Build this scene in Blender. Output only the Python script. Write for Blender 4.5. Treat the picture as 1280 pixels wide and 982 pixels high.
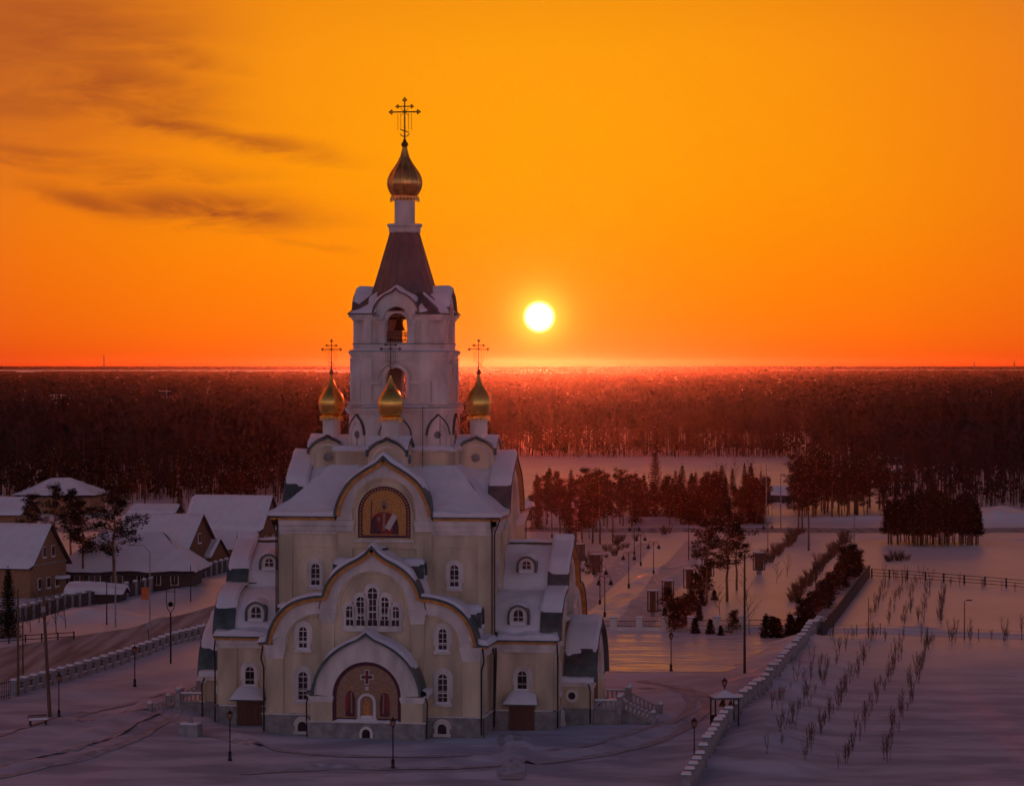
import bpy, bmesh, math, random
import numpy as np
from mathutils import Vector, Matrix, noise
for o in list(bpy.data.objects): bpy.data.objects.remove(o)
R = math.radians
S = bpy.context.scene
COL = S.collection
rnd = random.Random(7)

# ---------------------------------------------------------------- camera
FPX, HC, HOR = 3600.0, 34.0, 458.0          # focal length in photo pixels, camera height, horizon row
cd = bpy.data.cameras.new('camera'); cam = bpy.data.objects.new('camera', cd); COL.objects.link(cam)
cd.sensor_width = 36.0; cd.lens = 36.0 * FPX / 1280.0
cd.clip_start = 1.0; cd.clip_end = 90000.0
cam.location = (0, 0, HC)
cam.rotation_euler = (R(90) - math.atan((491 - HOR) / FPX), 0, 0)
S.camera = cam
S.render.resolution_x = 1024; S.render.resolution_y = 785

# ---------------------------------------------------------------- sky
SUN_AZ, SUN_EL = math.atan(34 / FPX), math.atan(62 / FPX)      # the disc in the sky
sdir = Vector((math.sin(SUN_AZ) * math.cos(SUN_EL), math.cos(SUN_AZ) * math.cos(SUN_EL), math.sin(SUN_EL)))
W = bpy.data.worlds.new('World'); S.world = W; W.use_nodes = True
nt = W.node_tree; nt.nodes.clear()
def N(t, **k):
    n = nt.nodes.new(t)
    for a, b in k.items(): setattr(n, a, b)
    return n
def L(a, b): nt.links.new(a, b)
def M(op, a, b=None, c=None, clamp=False):
    n = N('ShaderNodeMath', operation=op, use_clamp=clamp)
    for i, v in enumerate((a, b, c)):
        if v is None: continue
        if isinstance(v, (int, float)): n.inputs[i].default_value = v
        else: L(v, n.inputs[i])
    return n.outputs[0]
def RAMP(fac, stops, interp='LINEAR'):
    n = N('ShaderNodeValToRGB'); cr = n.color_ramp; cr.interpolation = interp
    while len(cr.elements) < len(stops): cr.elements.new(0.5)
    for e, (p, c) in zip(cr.elements, stops):
        e.position = p; e.color = (c[0], c[1], c[2], 1)
    L(fac, n.inputs[0]); return n.outputs[0]
def MIX(mode, fac, a, b):
    n = N('ShaderNodeMix', data_type='RGBA', blend_type=mode)
    for i, v in ((0, fac), (6, a), (7, b)):
        if isinstance(v, (int, float)): n.inputs[i].default_value = v
        elif isinstance(v, tuple): n.inputs[i].default_value = (*v, 1)
        else: L(v, n.inputs[i])
    return n.outputs[2]
tc = N('ShaderNodeTexCoord'); sep = N('ShaderNodeSeparateXYZ'); L(tc.outputs['Generated'], sep.inputs[0])
dx, dy, dz = sep.outputs
dot = N('ShaderNodeVectorMath', operation='DOT_PRODUCT'); L(tc.outputs['Generated'], dot.inputs[0]); dot.inputs[1].default_value = sdir
ang = M('ARCCOSINE', M('MINIMUM', dot.outputs['Value'], 1.0))                # angle from the sun, radians
angn = M('POWER', M('DIVIDE', ang, math.pi), 0.5)                            # finer near the sun
def ap(d): return math.sqrt(d / 180.0)
sky = RAMP(angn, [(ap(0), (1.05, .45, .002)), (ap(1.5), (1.05, .42, .001)), (ap(4), (1.0, .37, .001)), (ap(7), (.96, .31, .002)), (ap(10), (.88, .24, .004)),
                  (ap(15), (.68, .17, .02)), (ap(26), (.40, .16, .08)), (ap(50), (.28, .18, .17)), (ap(95), (.33, .28, .34)), (ap(180), (.66, .54, .54))])  # sky opposite the sun brightened as fill for the church front
# redder towards the horizon, dimmer towards the zenith
el = M('MAXIMUM', dz, 0.0)
hz = RAMP(M('POWER', el, 0.5), [(0.0, (.80, .14, 1.0)), (.06, (.88, .32, 1)), (.11, (.96, .50, 1)), (.18, (1.0, .68, 1)), (.25, (1, .86, 1)), (.33, (1, .95, 1)), (.42, (.80, .82, .92)), (.58, (.26, .29, .42)), (1.0, (.035, .05, .14))])
sky = MIX('MULTIPLY', 1.0, sky, hz)
def sstep(v, a, b):
    n = N('ShaderNodeMapRange', interpolation_type='SMOOTHSTEP'); L(v, n.inputs[0]); n.inputs[1].default_value = a; n.inputs[2].default_value = b
    return n.outputs[0]
sky = MIX('ADD', 1.0, sky, MIX('MULTIPLY', 1.0, (.0, .0, .003), sstep(dz, .03, .13)))
# cloud streaks high on the left: soft wind-drawn banks broken up by noise
mp = N('ShaderNodeMapping'); L(tc.outputs['Generated'], mp.inputs[0])
mp.inputs['Scale'].default_value = (14, 1, 60); mp.inputs['Rotation'].default_value = (0, R(9), 0)
nz = N('ShaderNodeTexNoise'); L(mp.outputs[0], nz.inputs[0]); nz.inputs['Scale'].default_value = 1.6; nz.inputs['Detail'].default_value = 8; nz.inputs['Roughness'].default_value = .6; nz.inputs['Distortion'].default_value = .5
mpb = N('ShaderNodeMapping'); L(tc.outputs['Generated'], mpb.inputs[0]); mpb.inputs['Scale'].default_value = (30, 1, 45)
nzb = N('ShaderNodeTexNoise'); L(mpb.outputs[0], nzb.inputs[0]); nzb.inputs['Scale'].default_value = 1.0; nzb.inputs['Detail'].default_value = 5
azm = M('DIVIDE', dx, M('MAXIMUM', dy, .05)); elv = M('DIVIDE', dz, M('MAXIMUM', dy, .05))
azd = M('ADD', azm, M('MULTIPLY', M('SUBTRACT', nzb.outputs[0], .5), .035)); eld = M('ADD', elv, M('MULTIPLY', M('SUBTRACT', nz.outputs[0], .5), .014))
cm = None
for cx, cy, a_, b_, tilt, w in ((40, 195, 120, 16, 6, .9), (300, 176, 105, 12, 9, 1.0), (215, 155, 110, 13, 10, .85), (150, 214, 130, 13, 3, .8), (255, 256, 120, 20, 5, 1.0), (120, 248, 110, 13, 8, .75), (110, 100, 150, 45, 12, 1.0), (200, 60, 90, 16, 14, .7), (-60, 130, 120, 60, 6, .8), (60, 30, 170, 60, 8, 1.0), (380, 300, 60, 6, 8, .2),
                                    (-20, 80, 190, 90, 4, .9), (-260, 150, 180, 50, 6, .7), (-420, 60, 220, 90, 4, .6)):
    u0, v0, ct, st_ = (cx - 640) / FPX, (HOR - cy) / FPX, math.cos(R(tilt)), math.sin(R(tilt))
    du, dv = M('SUBTRACT', azd, u0), M('SUBTRACT', eld, v0)
    p_ = M('DIVIDE', M('SUBTRACT', M('MULTIPLY', du, ct), M('MULTIPLY', dv, st_)), a_ / FPX); q_ = M('DIVIDE', M('ADD', M('MULTIPLY', du, st_), M('MULTIPLY', dv, ct)), b_ / FPX)
    g_ = M('MULTIPLY', M('POWER', 2.718, M('MULTIPLY', M('ADD', M('MULTIPLY', p_, p_), M('MULTIPLY', q_, q_)), -1.0)), w)
    cm = g_ if cm is None else M('MAXIMUM', cm, g_)
front = sstep(dy, 0.0, .6)
cm = M('MULTIPLY', M('MULTIPLY', cm, front), RAMP(nz.outputs[0], [(.32, (.35, .35, .35)), (.60, (1.1, 1.1, 1.1))]), clamp=True)
sky = MIX('MIX', M('MULTIPLY', cm, 1.0, None, True), sky, (.36, .07, .012))
broad = M('MULTIPLY', sstep(azm, -.07, -.20), M('MULTIPLY', sstep(elv, .045, .12), front))
sky = MIX('MIX', M('MULTIPLY', broad, .75), sky, (.50, .115, .018))
# the disc itself and its aureole
disc = sstep(ang, R(.34), R(.17))
aur = M('MULTIPLY', M('POWER', 2.718, M('MULTIPLY', ang, -210.0)), 1.9)
sky = MIX('ADD', 1.0, sky, MIX('MULTIPLY', 1.0, (1.0, .75, .10), aur))
sky = MIX('ADD', 1.0, sky, MIX('MULTIPLY', 1.0, (6.0, 4.2, 1.7), disc))
below = sstep(dz, -.02, 0.0)
sky = MIX('MIX', below, (.07, .05, .06), sky)
bg = N('ShaderNodeBackground'); L(sky, bg.inputs[0]); bg.inputs[1].default_value = 1.0
st = N('ShaderNodeTexSky', sky_type='NISHITA'); st.sun_disc = False; st.sun_elevation = SUN_EL; st.sun_rotation = SUN_AZ; st.dust_density = 4.0
bg2 = N('ShaderNodeBackground'); L(st.outputs[0], bg2.inputs[0]); bg2.inputs[1].default_value = 0.00015
ad = N('ShaderNodeAddShader'); L(bg.outputs[0], ad.inputs[0]); L(bg2.outputs[0], ad.inputs[1])
wo = N('ShaderNodeOutputWorld'); L(ad.outputs[0], wo.inputs[0])

# ---------------------------------------------------------------- sun lamp
sl = bpy.data.lights.new('sun', 'SUN'); so = bpy.data.objects.new('sun', sl); COL.objects.link(so)
sl.energy = 2.4; sl.color = (1.0, .10, .03); sl.angle = R(0.6)
LAMP_EL = R(1.3)
ld = Vector((math.sin(SUN_AZ) * math.cos(LAMP_EL), math.cos(SUN_AZ) * math.cos(LAMP_EL), math.sin(LAMP_EL)))
so.rotation_euler = ld.to_track_quat('Z', 'Y').to_euler(); so.location = (0, 0, 120)
S.view_settings.view_transform = 'Standard'; S.view_settings.look = 'None'
S.view_settings.exposure = 0.0; S.view_settings.gamma = 1.0
S.cycles.volume_bounces = 0
HAZE_D, HAZE_G = 4e-6, .94

# ---------------------------------------------------------------- materials
def mat(name, col, rough=.8, metal=0.0, var=.12, scale=2.0, bump=0.0, bscale=None, spec=.5, col2=None, stretch=(1, 1, 1), detail=6, ior=1.45):
    m = bpy.data.materials.new(name); m.use_nodes = True
    t = m.node_tree; b = t.nodes['Principled BSDF']
    b.inputs['Roughness'].default_value = rough; b.inputs['Metallic'].default_value = metal
    b.inputs['Specular IOR Level'].default_value = spec; b.inputs['IOR'].default_value = ior
    tc = t.nodes.new('ShaderNodeTexCoord'); mp = t.nodes.new('ShaderNodeMapping'); mp.inputs['Scale'].default_value = stretch
    t.links.new(tc.outputs['Object'], mp.inputs[0])
    n = t.nodes.new('ShaderNodeTexNoise'); n.inputs['Scale'].default_value = scale; n.inputs['Detail'].default_value = detail
    t.links.new(mp.outputs[0], n.inputs[0])
    r = t.nodes.new('ShaderNodeValToRGB')
    c2 = col2 if col2 else tuple(c * (1 - var) for c in col)
    c1 = col if col2 else tuple(min(1, c * (1 + var * .5)) for c in col)
    r.color_ramp.elements[0].position = .35; r.color_ramp.elements[1].position = .65
    r.color_ramp.elements[0].color = (*c2, 1); r.color_ramp.elements[1].color = (*c1, 1)
    t.links.new(n.outputs[0], r.inputs[0]); t.links.new(r.outputs[0], b.inputs['Base Color'])
    if bump:
        n2 = t.nodes.new('ShaderNodeTexNoise'); n2.inputs['Scale'].default_value = bscale or scale * 3; n2.inputs['Detail'].default_value = 8
        t.links.new(mp.outputs[0], n2.inputs[0])
        bp = t.nodes.new('ShaderNodeBump'); bp.inputs['Strength'].default_value = 1.0; bp.inputs['Distance'].default_value = bump
        t.links.new(n2.outputs[0], bp.inputs['Height']); t.links.new(bp.outputs[0], b.inputs['Normal'])
    return m
MT = dict(
    cream=mat('cream_plaster', (.70, .58, .40), .85, var=.32, scale=.5, stretch=(1, 1, .3), bump=.004, bscale=4),
    white=mat('white_plaster', (.74, .68, .62), .8, var=.24, scale=.7, stretch=(1, 1, .4), bump=.003, bscale=5),
    plinth=mat('grey_stone', (.30, .28, .27), .8, var=.3, scale=1.2, bump=.01, bscale=3),
    roof=mat('green_roof_metal', (.085, .115, .11), .42, metal=.3, var=.35, scale=1.0, bump=.004, bscale=2),
    trim=mat('ochre_trim', (.62, .27, .06), .5, metal=.15, var=.3, scale=1.5),
    snow=mat('snow', (.80, .80, .84), .62, var=.05, scale=.8, bump=.03, bscale=2.2, ior=1.31),
    gold=mat('gold_leaf', (1.0, .56, .12), .24, metal=1.0, var=.12, scale=2.5, bump=.004, bscale=1.5),
    copper=mat('aged_gold', (.80, .40, .13), .3, metal=1.0, var=.3, scale=2, bump=.004, bscale=1.5),
    spire=mat('hazed_metal_sheet', (.17, .12, .11), .5, metal=.25, var=.25, scale=1.5, stretch=(1, 1, .2)),  # brown tone paints the red haze over green sheet metal
    iron=mat('black_iron', (.025, .022, .022), .5, metal=.3, var=.2),
    brass=mat('dark_brass', (.16, .08, .04), .4, metal=.8, var=.2),
    dark=mat('dark_glass', (.035, .025, .028), .15, var=.3, scale=1.5),
    glass=mat('window_glass', (.06, .04, .045), .08, var=.4, scale=1.0),
    door=mat('brown_door_wood', (.14, .045, .03), .5, var=.3, scale=2, stretch=(6, 6, .5)),
    brick=mat('brown_brick', (.36, .19, .10), .85, var=.25, scale=3, bump=.01),
    timber=mat('dark_timber', (.07, .055, .055), .8, var=.3, scale=2, stretch=(.4, .4, 6), bump=.02, bscale=3),
    logs=mat('brown_logs', (.20, .095, .05), .75, var=.3, scale=2, stretch=(.4, .4, 6), bump=.03, bscale=3),
    wood=mat('weathered_wood', (.15, .09, .06), .8, var=.3, scale=2, stretch=(5, 5, .6)),
    concrete=mat('grey_concrete', (.34, .32, .32), .85, var=.25, scale=1.5, bump=.01),
    bark=mat('bark', (.095, .06, .045), .9, var=.35, scale=2, stretch=(1, 1, .3), bump=.02),
    pbark=mat('pine_bark', (.20, .10, .055), .9, var=.45, scale=1.2, stretch=(1, 1, .3), bump=.02),
    birch=mat('birch_bark', (.42, .36, .34), .8, var=.5, scale=2.5),
    needles=mat('pine_needles', (.026, .036, .024), .85, var=.5, scale=.8, spec=0),
    spruce=mat('spruce_needles', (.026, .038, .027), .85, var=.5, scale=.8, spec=0),
    twig=mat('bare_twigs', (.13, .075, .05), .85, var=.3, scale=1, spec=0),
    forest=mat('forest_foliage', (.030, .027, .028), .9, var=.6, scale=.05, spec=0),
    ftrunk=mat('forest_trunks', (.065, .045, .042), .9, var=.5, scale=.08, spec=0),
    icon_gold=mat('mosaic_gold', (.55, .26, .07), .4, metal=.3, var=.45, scale=9, detail=3),
    icon_red=mat('mosaic_red', (.30, .035, .03), .6, var=.35, scale=9, detail=3),
    icon_dark=mat('mosaic_border', (.11, .03, .045), .6, var=.4, scale=9, detail=3),
    icon_skin=mat('mosaic_skin', (.36, .20, .12), .7, var=.2, scale=9),
    icon_white=mat('mosaic_white', (.62, .55, .50), .6, var=.15, scale=9),
    icon_brown=mat('mosaic_brown', (.36, .21, .13), .6, var=.2, scale=5, detail=3),
    orange=mat('orange_paint', (.75, .16, .03), .6, var=.1),
)

# ---------------------------------------------------------------- mesh helpers
def gp(px, py, z=0.0):
    """place on the ground seen at that point of the photograph"""
    Y = (HC - z) * FPX / (py - HOR); return Vector(((px - 640) / FPX * Y, Y, z))
class MB:
    def __init__(s): s.v = []; s.f = []; s.m = Matrix.Identity(4); s.sm = False
    def add(s, vs, fs):
        n = len(s.v); s.v += [tuple(s.m @ Vector(v)) for v in vs]; s.f += [tuple(n + i for i in f) for f in fs]; return s
    def box(s, x0, x1, y0, y1, z0, z1, taper=0.0):
        t = taper
        return s.add([(x0, y0, z0), (x1, y0, z0), (x1, y1, z0), (x0, y1, z0), (x0 + t, y0 + t, z1), (x1 - t, y0 + t, z1), (x1 - t, y1 - t, z1), (x0 + t, y1 - t, z1)],
                     [(3, 2, 1, 0), (4, 5, 6, 7), (0, 1, 5, 4), (1, 2, 6, 5), (2, 3, 7, 6), (3, 0, 4, 7)])
    def prism(s, poly, y0, y1):
        """polygon in the xz plane, extruded along y"""
        n = len(poly)
        vs = [(x, y0, z) for x, z in poly] + [(x, y1, z) for x, z in poly]
        fs = [tuple(range(n)), tuple(range(2 * n - 1, n - 1, -1))] + [(i, i + n, (i + 1) % n + n, (i + 1) % n) for i in range(n)]
        return s.add(vs, fs)
    def ring(s, a, b, y0, y1, closed=False):
        """strip between two curves of equal count (xz plane), extruded along y"""
        n = len(a); vs = []
        for c in (a, b):
            for y in (y0, y1): vs += [(x, y, z) for x, z in c]
        A0, A1, B0, B1 = 0, n, 2 * n, 3 * n; fs = []
        for i in range(n if closed else n - 1):
            j = (i + 1) % n
            fs += [(A0 + i, A0 + j, B0 + j, B0 + i), (A1 + j, A1 + i, B1 + i, B1 + j), (A0 + j, A0 + i, A1 + i, A1 + j), (B0 + i, B0 + j, B1 + j, B1 + i)]
        if not closed:
            fs += [(A0, B0, B1, A1), (B0 + n - 1, A0 + n - 1, A1 + n - 1, B1 + n - 1)]
        return s.add(vs, fs)
    def vprism(s, poly, z0, z1, scale=1.0):
        n = len(poly)
        vs = [(x, y, z0) for x, y in poly] + [(x * scale, y * scale, z1) for x, y in poly]
        return s.add(vs, [tuple(range(n - 1, -1, -1)), tuple(range(n, 2 * n))] + [(i, (i + 1) % n, (i + 1) % n + n, i + n) for i in range(n)])
    def lathe(s, prof, n=16, cx=0, cy=0, cz=0):
        vs = []; fs = []
        for r, z in prof:
            for k in range(n):
                a = 2 * math.pi * k / n; vs.append((cx + r * math.cos(a), cy + r * math.sin(a), cz + z))
        for i in range(len(prof) - 1):
            for k in range(n):
                a, b = i * n + k, i * n + (k + 1) % n; fs.append((a, b, b + n, a + n))
        fs += [tuple(range(n - 1, -1, -1)), tuple(range((len(prof) - 1) * n, len(prof) * n))]
        return s.add(vs, fs)
    def tube(s, p, q, r0, r1=None, n=6):
        r1 = r0 if r1 is None else r1; p = Vector(p); q = Vector(q); d = q - p
        if d.length < 1e-6: return s
        M3 = d.to_track_quat('Z', 'Y').to_matrix(); vs = []
        for c, r in ((p, r0), (q, r1)):
            for k in range(n):
                a = 2 * math.pi * k / n; vs.append(tuple(c + M3 @ Vector((r * math.cos(a), r * math.sin(a), 0))))
        return s.add(vs, [(k, (k + 1) % n, (k + 1) % n + n, k + n) for k in range(n)] + [tuple(range(n - 1, -1, -1)), tuple(range(n, 2 * n))])
    def path(s, pts, r, n=6):
        for a, b in zip(pts[:-1], pts[1:]): s.tube(a, b, r, r, n)
        return s
    def build(s, name, m, parent=None, label=None, smooth=False, weld=False):
        me = bpy.data.meshes.new(name); me.from_pydata(s.v, [], s.f); me.update()
        bm = bmesh.new(); bm.from_mesh(me)
        if weld: bmesh.ops.remove_doubles(bm, verts=bm.verts, dist=.0005)
        bmesh.ops.recalc_face_normals(bm, faces=bm.faces); bm.to_mesh(me); bm.free()
        me.materials.append(MT[m] if isinstance(m, str) else m)
        if smooth:
            me.polygons.foreach_set('use_smooth', [True] * len(me.polygons))
            try: me.set_sharp_from_angle(angle=R(38))
            except Exception: pass
        o = bpy.data.objects.new(name, me); COL.objects.link(o)
        if parent: o.parent = parent
        if label: o['label'] = label
        return o
def npmesh(name, V, F, m, parent=None, smooth=False):
    """V (n,3), F (k,3) or (k,4) arrays"""
    me = bpy.data.meshes.new(name); V = np.asarray(V, np.float32); F = np.asarray(F, np.int32); k = F.shape[1]
    me.vertices.add(len(V)); me.vertices.foreach_set('co', V.ravel())
    me.loops.add(F.size); me.loops.foreach_set('vertex_index', F.ravel())
    me.polygons.add(len(F)); me.polygons.foreach_set('loop_start', np.arange(0, F.size, k, dtype=np.int32))
    me.update(calc_edges=True)
    if smooth: me.polygons.foreach_set('use_smooth', np.ones(len(F), bool))
    me.materials.append(MT[m] if isinstance(m, str) else m)
    o = bpy.data.objects.new(name, me); COL.objects.link(o)
    if parent: o.parent = parent
    return o
def thing(name, label, cat, loc=(0, 0, 0), rz=0.0, group=None):
    o = bpy.data.objects.new(name, None); COL.objects.link(o); o.location = loc; o.rotation_euler = (0, 0, rz)
    o.empty_display_size = .5
    return tag(o, label, cat, group)
def tag(o, label, cat, group=None):
    o['label'] = label; o['category'] = cat
    if group: o['group'] = group
    return o
def copy_tree(o, parent=None):
    c = o.copy(); COL.objects.link(c)
    if parent: c.parent = parent
    for ch in KIDS.get(o.name, [q for q in bpy.data.objects if q.parent == o]): copy_tree(ch, c)
    return c
KIDS = {}
def freeze(o):
    """remember a prototype's children so that copying stays quick"""
    def rec(q):
        KIDS[q.name] = [w for w in bpy.data.objects if w.parent == q]
        for w in KIDS[q.name]: rec(w)
    rec(o); return o
def smooth_curve(pts, sub=5):
    """Catmull-Rom through points"""
    out = []; n = len(pts)
    for i in range(n - 1):
        p0 = pts[max(i - 1, 0)]; p1 = pts[i]; p2 = pts[i + 1]; p3 = pts[min(i + 2, n - 1)]
        for k in range(sub):
            t = k / sub
            out.append(tuple(.5 * ((2 * p1[j]) + (-p0[j] + p2[j]) * t + (2 * p0[j] - 5 * p1[j] + 4 * p2[j] - p3[j]) * t * t + (-p0[j] + 3 * p1[j] - 3 * p2[j] + p3[j]) * t ** 3) for j in (0, 1)))
    out.append(tuple(pts[-1])); return out
def mirror(half):
    """half curve from the peak outwards -> full curve left to right"""
    return [(-x, z) for x, z in reversed(half[1:])] + list(half)
def offset(curve, d):
    """move a curve outwards (up) by d along its normals"""
    out = []; n = len(curve)
    for i in range(n):
        a = curve[max(i - 1, 0)]; b = curve[min(i + 1, n - 1)]
        tx, tz = b[0] - a[0], b[1] - a[1]; l = math.hypot(tx, tz) or 1
        out.append((curve[i][0] - tz / l * d, curve[i][1] + tx / l * d))
    return out
def resample(curve, step):
    out = [curve[0]]; acc = 0
    for a, b in zip(curve[:-1], curve[1:]):
        l = math.hypot(b[0] - a[0], b[1] - a[1]); acc += l
        if acc >= step: out.append(b); acc = 0
    if out[-1] != curve[-1]: out.append(curve[-1])
    return out
def arch(hw, z0, z1, n=10, cx=0.0):
    """round-headed outline, open at the bottom: from bottom left over the top to bottom right"""
    zc = z1 - hw
    return [(cx - hw, z0)] + [(cx - hw * math.cos(math.pi * k / n), zc + hw * math.sin(math.pi * k / n)) for k in range(n + 1)] + [(cx + hw, z0)]
def snow_sheet(P, nu, nv, th, lim=55, seed=0, fade_u=True, fade_v=True, keep=0.0, nscale=.6, rag=18):
    """a blanket of snow over the surface P(u, v) (u, v in 0..1), thinner or gone where it is steep; returns MB"""
    mb = MB(); e = 1e-3; idx = {}; T = {}
    for i in range(nu + 1):
        for j in range(nv + 1):
            u, v = i / nu, j / nv; p = Vector(P(u, v))
            du = Vector(P(min(u + e, 1), v)) - Vector(P(max(u - e, 0), v)); dv = Vector(P(u, min(v + e, 1))) - Vector(P(u, max(v - e, 0)))
            n = du.cross(dv)
            if n.length < 1e-12: n = Vector((0, 0, 1))
            n.normalize()
            if n.z < 0: n = -n
            sl = math.degrees(math.acos(max(-1, min(1, n.z))))
            q = p * nscale + Vector((seed * 7.3, 0, 0)); ns = noise.noise(q) + .5 * noise.noise(q * 2.3)
            t = max(keep, min(1, max(0, (lim + ns * rag - sl) / 12)))
            t = t * th * (.85 + .5 * ns)
            if fade_u and i in (0, nu): t = 0.0
            if fade_v and j in (0, nv): t = 0.0
            T[i, j] = t; idx[i, j] = len(mb.v)
            mb.v.append(tuple(p + n * (t + (.012 if t > 0 else -.02)) + Vector((0, 0, t * .15))))
    for i in range(nu):
        for j in range(nv):
            if max(T[i, j], T[i + 1, j], T[i + 1, j + 1], T[i, j + 1]) > .02 * th:
                mb.f.append((idx[i, j], idx[i + 1, j], idx[i + 1, j + 1], idx[i, j + 1]))
    used = sorted({i for f in mb.f for i in f}); mp_ = {o: k for k, o in enumerate(used)}
    mb.v = [mb.v[i] for i in used]; mb.f = [tuple(mp_[i] for i in f) for f in mb.f]
    return mb
def curve_fn(curve, y0, y1):
    """surface swept from a curve in the xz plane; u runs along the curve, v from y0 to y1"""
    ls = [0]
    for a, b in zip(curve[:-1], curve[1:]): ls.append(ls[-1] + math.hypot(b[0] - a[0], b[1] - a[1]))
    xs = [c[0] for c in curve]; zs = [c[1] for c in curve]; tot = ls[-1]
    import bisect
    def f(u, v):
        t = u * tot; k = min(max(bisect.bisect_right(ls, t) - 1, 0), len(ls) - 2); w = (t - ls[k]) / max(ls[k + 1] - ls[k], 1e-9)
        return (xs[k] + (xs[k + 1] - xs[k]) * w, y0 + (y1 - y0) * v, zs[k] + (zs[k + 1] - zs[k]) * w)
    return f, tot
def fuse(*mbs):
    m = MB()
    for q in mbs:
        n = len(m.v); m.v += q.v; m.f += [tuple(i + n for i in f) for f in q.f]
    return m
# ================================================================ CHURCH
TH = R(8.5)
church = thing('church', 'cream and white church with snowy roofs, small gold onion domes and a tall bell tower', 'church', (-10.46, 281.0, 0.0), -TH)
ARMY, CUBE, BAND = -16.0, -10.15, -14.7
T_HALF = smooth_curve([(0, 17.5), (.55, 16.85), (1.3, 16.3), (2.2, 15.85), (3.1, 15.25), (3.8, 14.55), (4.3, 13.8), (4.6, 12.85)], 3)
L_HALF = smooth_curve([(4.6, 12.85), (5.4, 12.8), (6.4, 12.6), (7.5, 12.2), (8.4, 11.55), (9.1, 10.7), (9.6, 9.7), (9.9, 8.45)], 3)
TREF = mirror(T_HALF + L_HALF[1:])
KOK = mirror(smooth_curve([(0, 25.6), (.6, 25.0), (1.6, 24.4), (2.6, 23.75), (3.5, 22.9), (4.2, 21.7), (4.6, 20.6), (4.65, 19.95)], 3))
POR = mirror(smooth_curve([(0, 9.7), (.7, 9.15), (1.7, 8.7), (2.8, 8.05), (3.8, 7.1), (4.55, 5.9), (4.95, 4.6), (5.0, 4.05)], 3))
arm_parts = []          # built once for the front arm, copied to the other three
def AP(o): arm_parts.append(o); return o
side_parts = []         # only on the three arms that are not the apse
front_parts = []

def window(parent, cx, z0, z1, hw, y, fw=.26, sill=True, lib=None, bars=True):
    """white surround with a glazed pane and glazing bars; the wall faces -y at y"""
    o_ = arch(hw + fw, z0 - .12, z1 + fw, 8, cx); i_ = arch(hw, z0, z1, 8, cx)
    f = MB(); f.ring(o_, i_, y - .20, y + .02)
    o2 = arch(hw + fw + .16, z0 + .5, z1 + fw + .2, 8, cx); o1 = arch(hw + fw, z0 + .5, z1 + fw, 8, cx); f.ring(o2, o1, y - .09, y + .02)
    f.box(cx - hw - fw - .12, cx + hw + fw + .12, y - .30, y + .02, z0 - .28, z0)
    w = f.build('window', 'white', parent)
    MB().prism(i_, y - .045, y + .02).build('pane', 'glass', w)
    if bars:
        g = MB(); g.box(cx - .03, cx + .03, y - .085, y - .03, z0, z1 - .04)
        k = max(2, int((z1 - hw - z0) / .55))
        for q in range(1, k + 1):
            zz = z0 + (z1 - hw - z0) * q / k; g.box(cx - hw, cx + hw, y - .08, y - .03, zz - .025 if q < k else zz - .06, zz + .025 if q < k else zz + .03)
        zz = z0 + (z1 - hw - z0) * .42; g.box(cx - hw, cx + hw, y - .10, y - .03, zz - .07, zz + .07)
        g.build('glazing_bars', 'white', w)
    if sill:
        sb = MB(); sb.box(cx - hw - .2, cx + hw + .2, y - .29, y - .02, z0 + .0, z0 + .16, .05); sb.build('sill_snow', 'snow', w)
    return w

# ---- one arm of the cross (canonical: facing -y)
body = offset(TREF, -.55)
AP(MB().prism([(-10.0, -1.0)] + [(-10.0, 8.3)] + offset(TREF, -.14) + [(10.0, 8.3), (10.0, -1.0)], ARMY, BAND + .05).build('wall', 'cream', church))
AP(MB().prism([(-9.99, -1.0)] + [(-9.99, 8.25)] + offset(TREF, -.68) + [(9.99, 8.25), (9.99, -1.0)], BAND + .05, CUBE - .01).build('wall', 'cream', church))
# white archivolt in two steps, following the stepped gable
semi = lambda r, zc, n=16, cx=0.0: [(cx - r * math.cos(math.pi * k / n), zc + r * math.sin(math.pi * k / n)) for k in range(n + 1)]
def band_between(outer, inner, n=40):
    fo, to = curve_fn(outer, 0, 0); fi, ti = curve_fn(inner, 0, 0)
    a = [(fo(k / n, 0)[0], fo(k / n, 0)[2]) for k in range(n + 1)]; b = [(fi(k / n, 0)[0], fi(k / n, 0)[2]) for k in range(n + 1)]
    return a, b
top_o = offset(mirror(T_HALF), -.22); top_i = [(-3.35, 11.6)] + semi(3.35, 11.85) + [(3.35, 11.6)]
arc = MB(); a, b = band_between([(-4.95, 11.6), (-4.75, 12.6)] + top_o[2:-2] + [(4.75, 12.6), (4.95, 11.6)], top_i)
arc.ring(a, b, ARMY - .28, ARMY + .01)
for s in (-1, 1):
    lo = [(s * 4.9, 12.62)] + [(s * x, z) for x, z in offset(L_HALF, -.22)[2:]] + [(s * 9.68, 8.1)]
    li = [(s * 5.15, 11.2)] + [(s * (5.15 + 3.1 * math.sin(t)), 8.15 + 3.05 * math.cos(t)) for t in [math.pi / 2 * k / 10 for k in range(1, 11)]]
    a, b = band_between(lo, li, 24); arc.ring(a, b, ARMY - .262, ARMY + .01)
AP(arc.build('archivolt', 'white', church))
mo = MB(); mo.ring(semi(3.35, 11.85), semi(3.12, 11.85), ARMY - .16, ARMY + .01); mo.ring(semi(2.95, 11.7), semi(2.82, 11.7), ARMY - .08, ARMY + .01)
for s in (-1, 1):
    q = lambda r: [(s * (5.15 + (r + .05) * math.sin(t)), 8.15 + r * math.cos(t)) for t in [math.pi / 2 * k / 10 for k in range(11)]]
    mo.ring(q(3.05), q(2.85), ARMY - .15, ARMY + .01); mo.ring(q(2.65), q(2.54), ARMY - .07, ARMY + .01)
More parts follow.
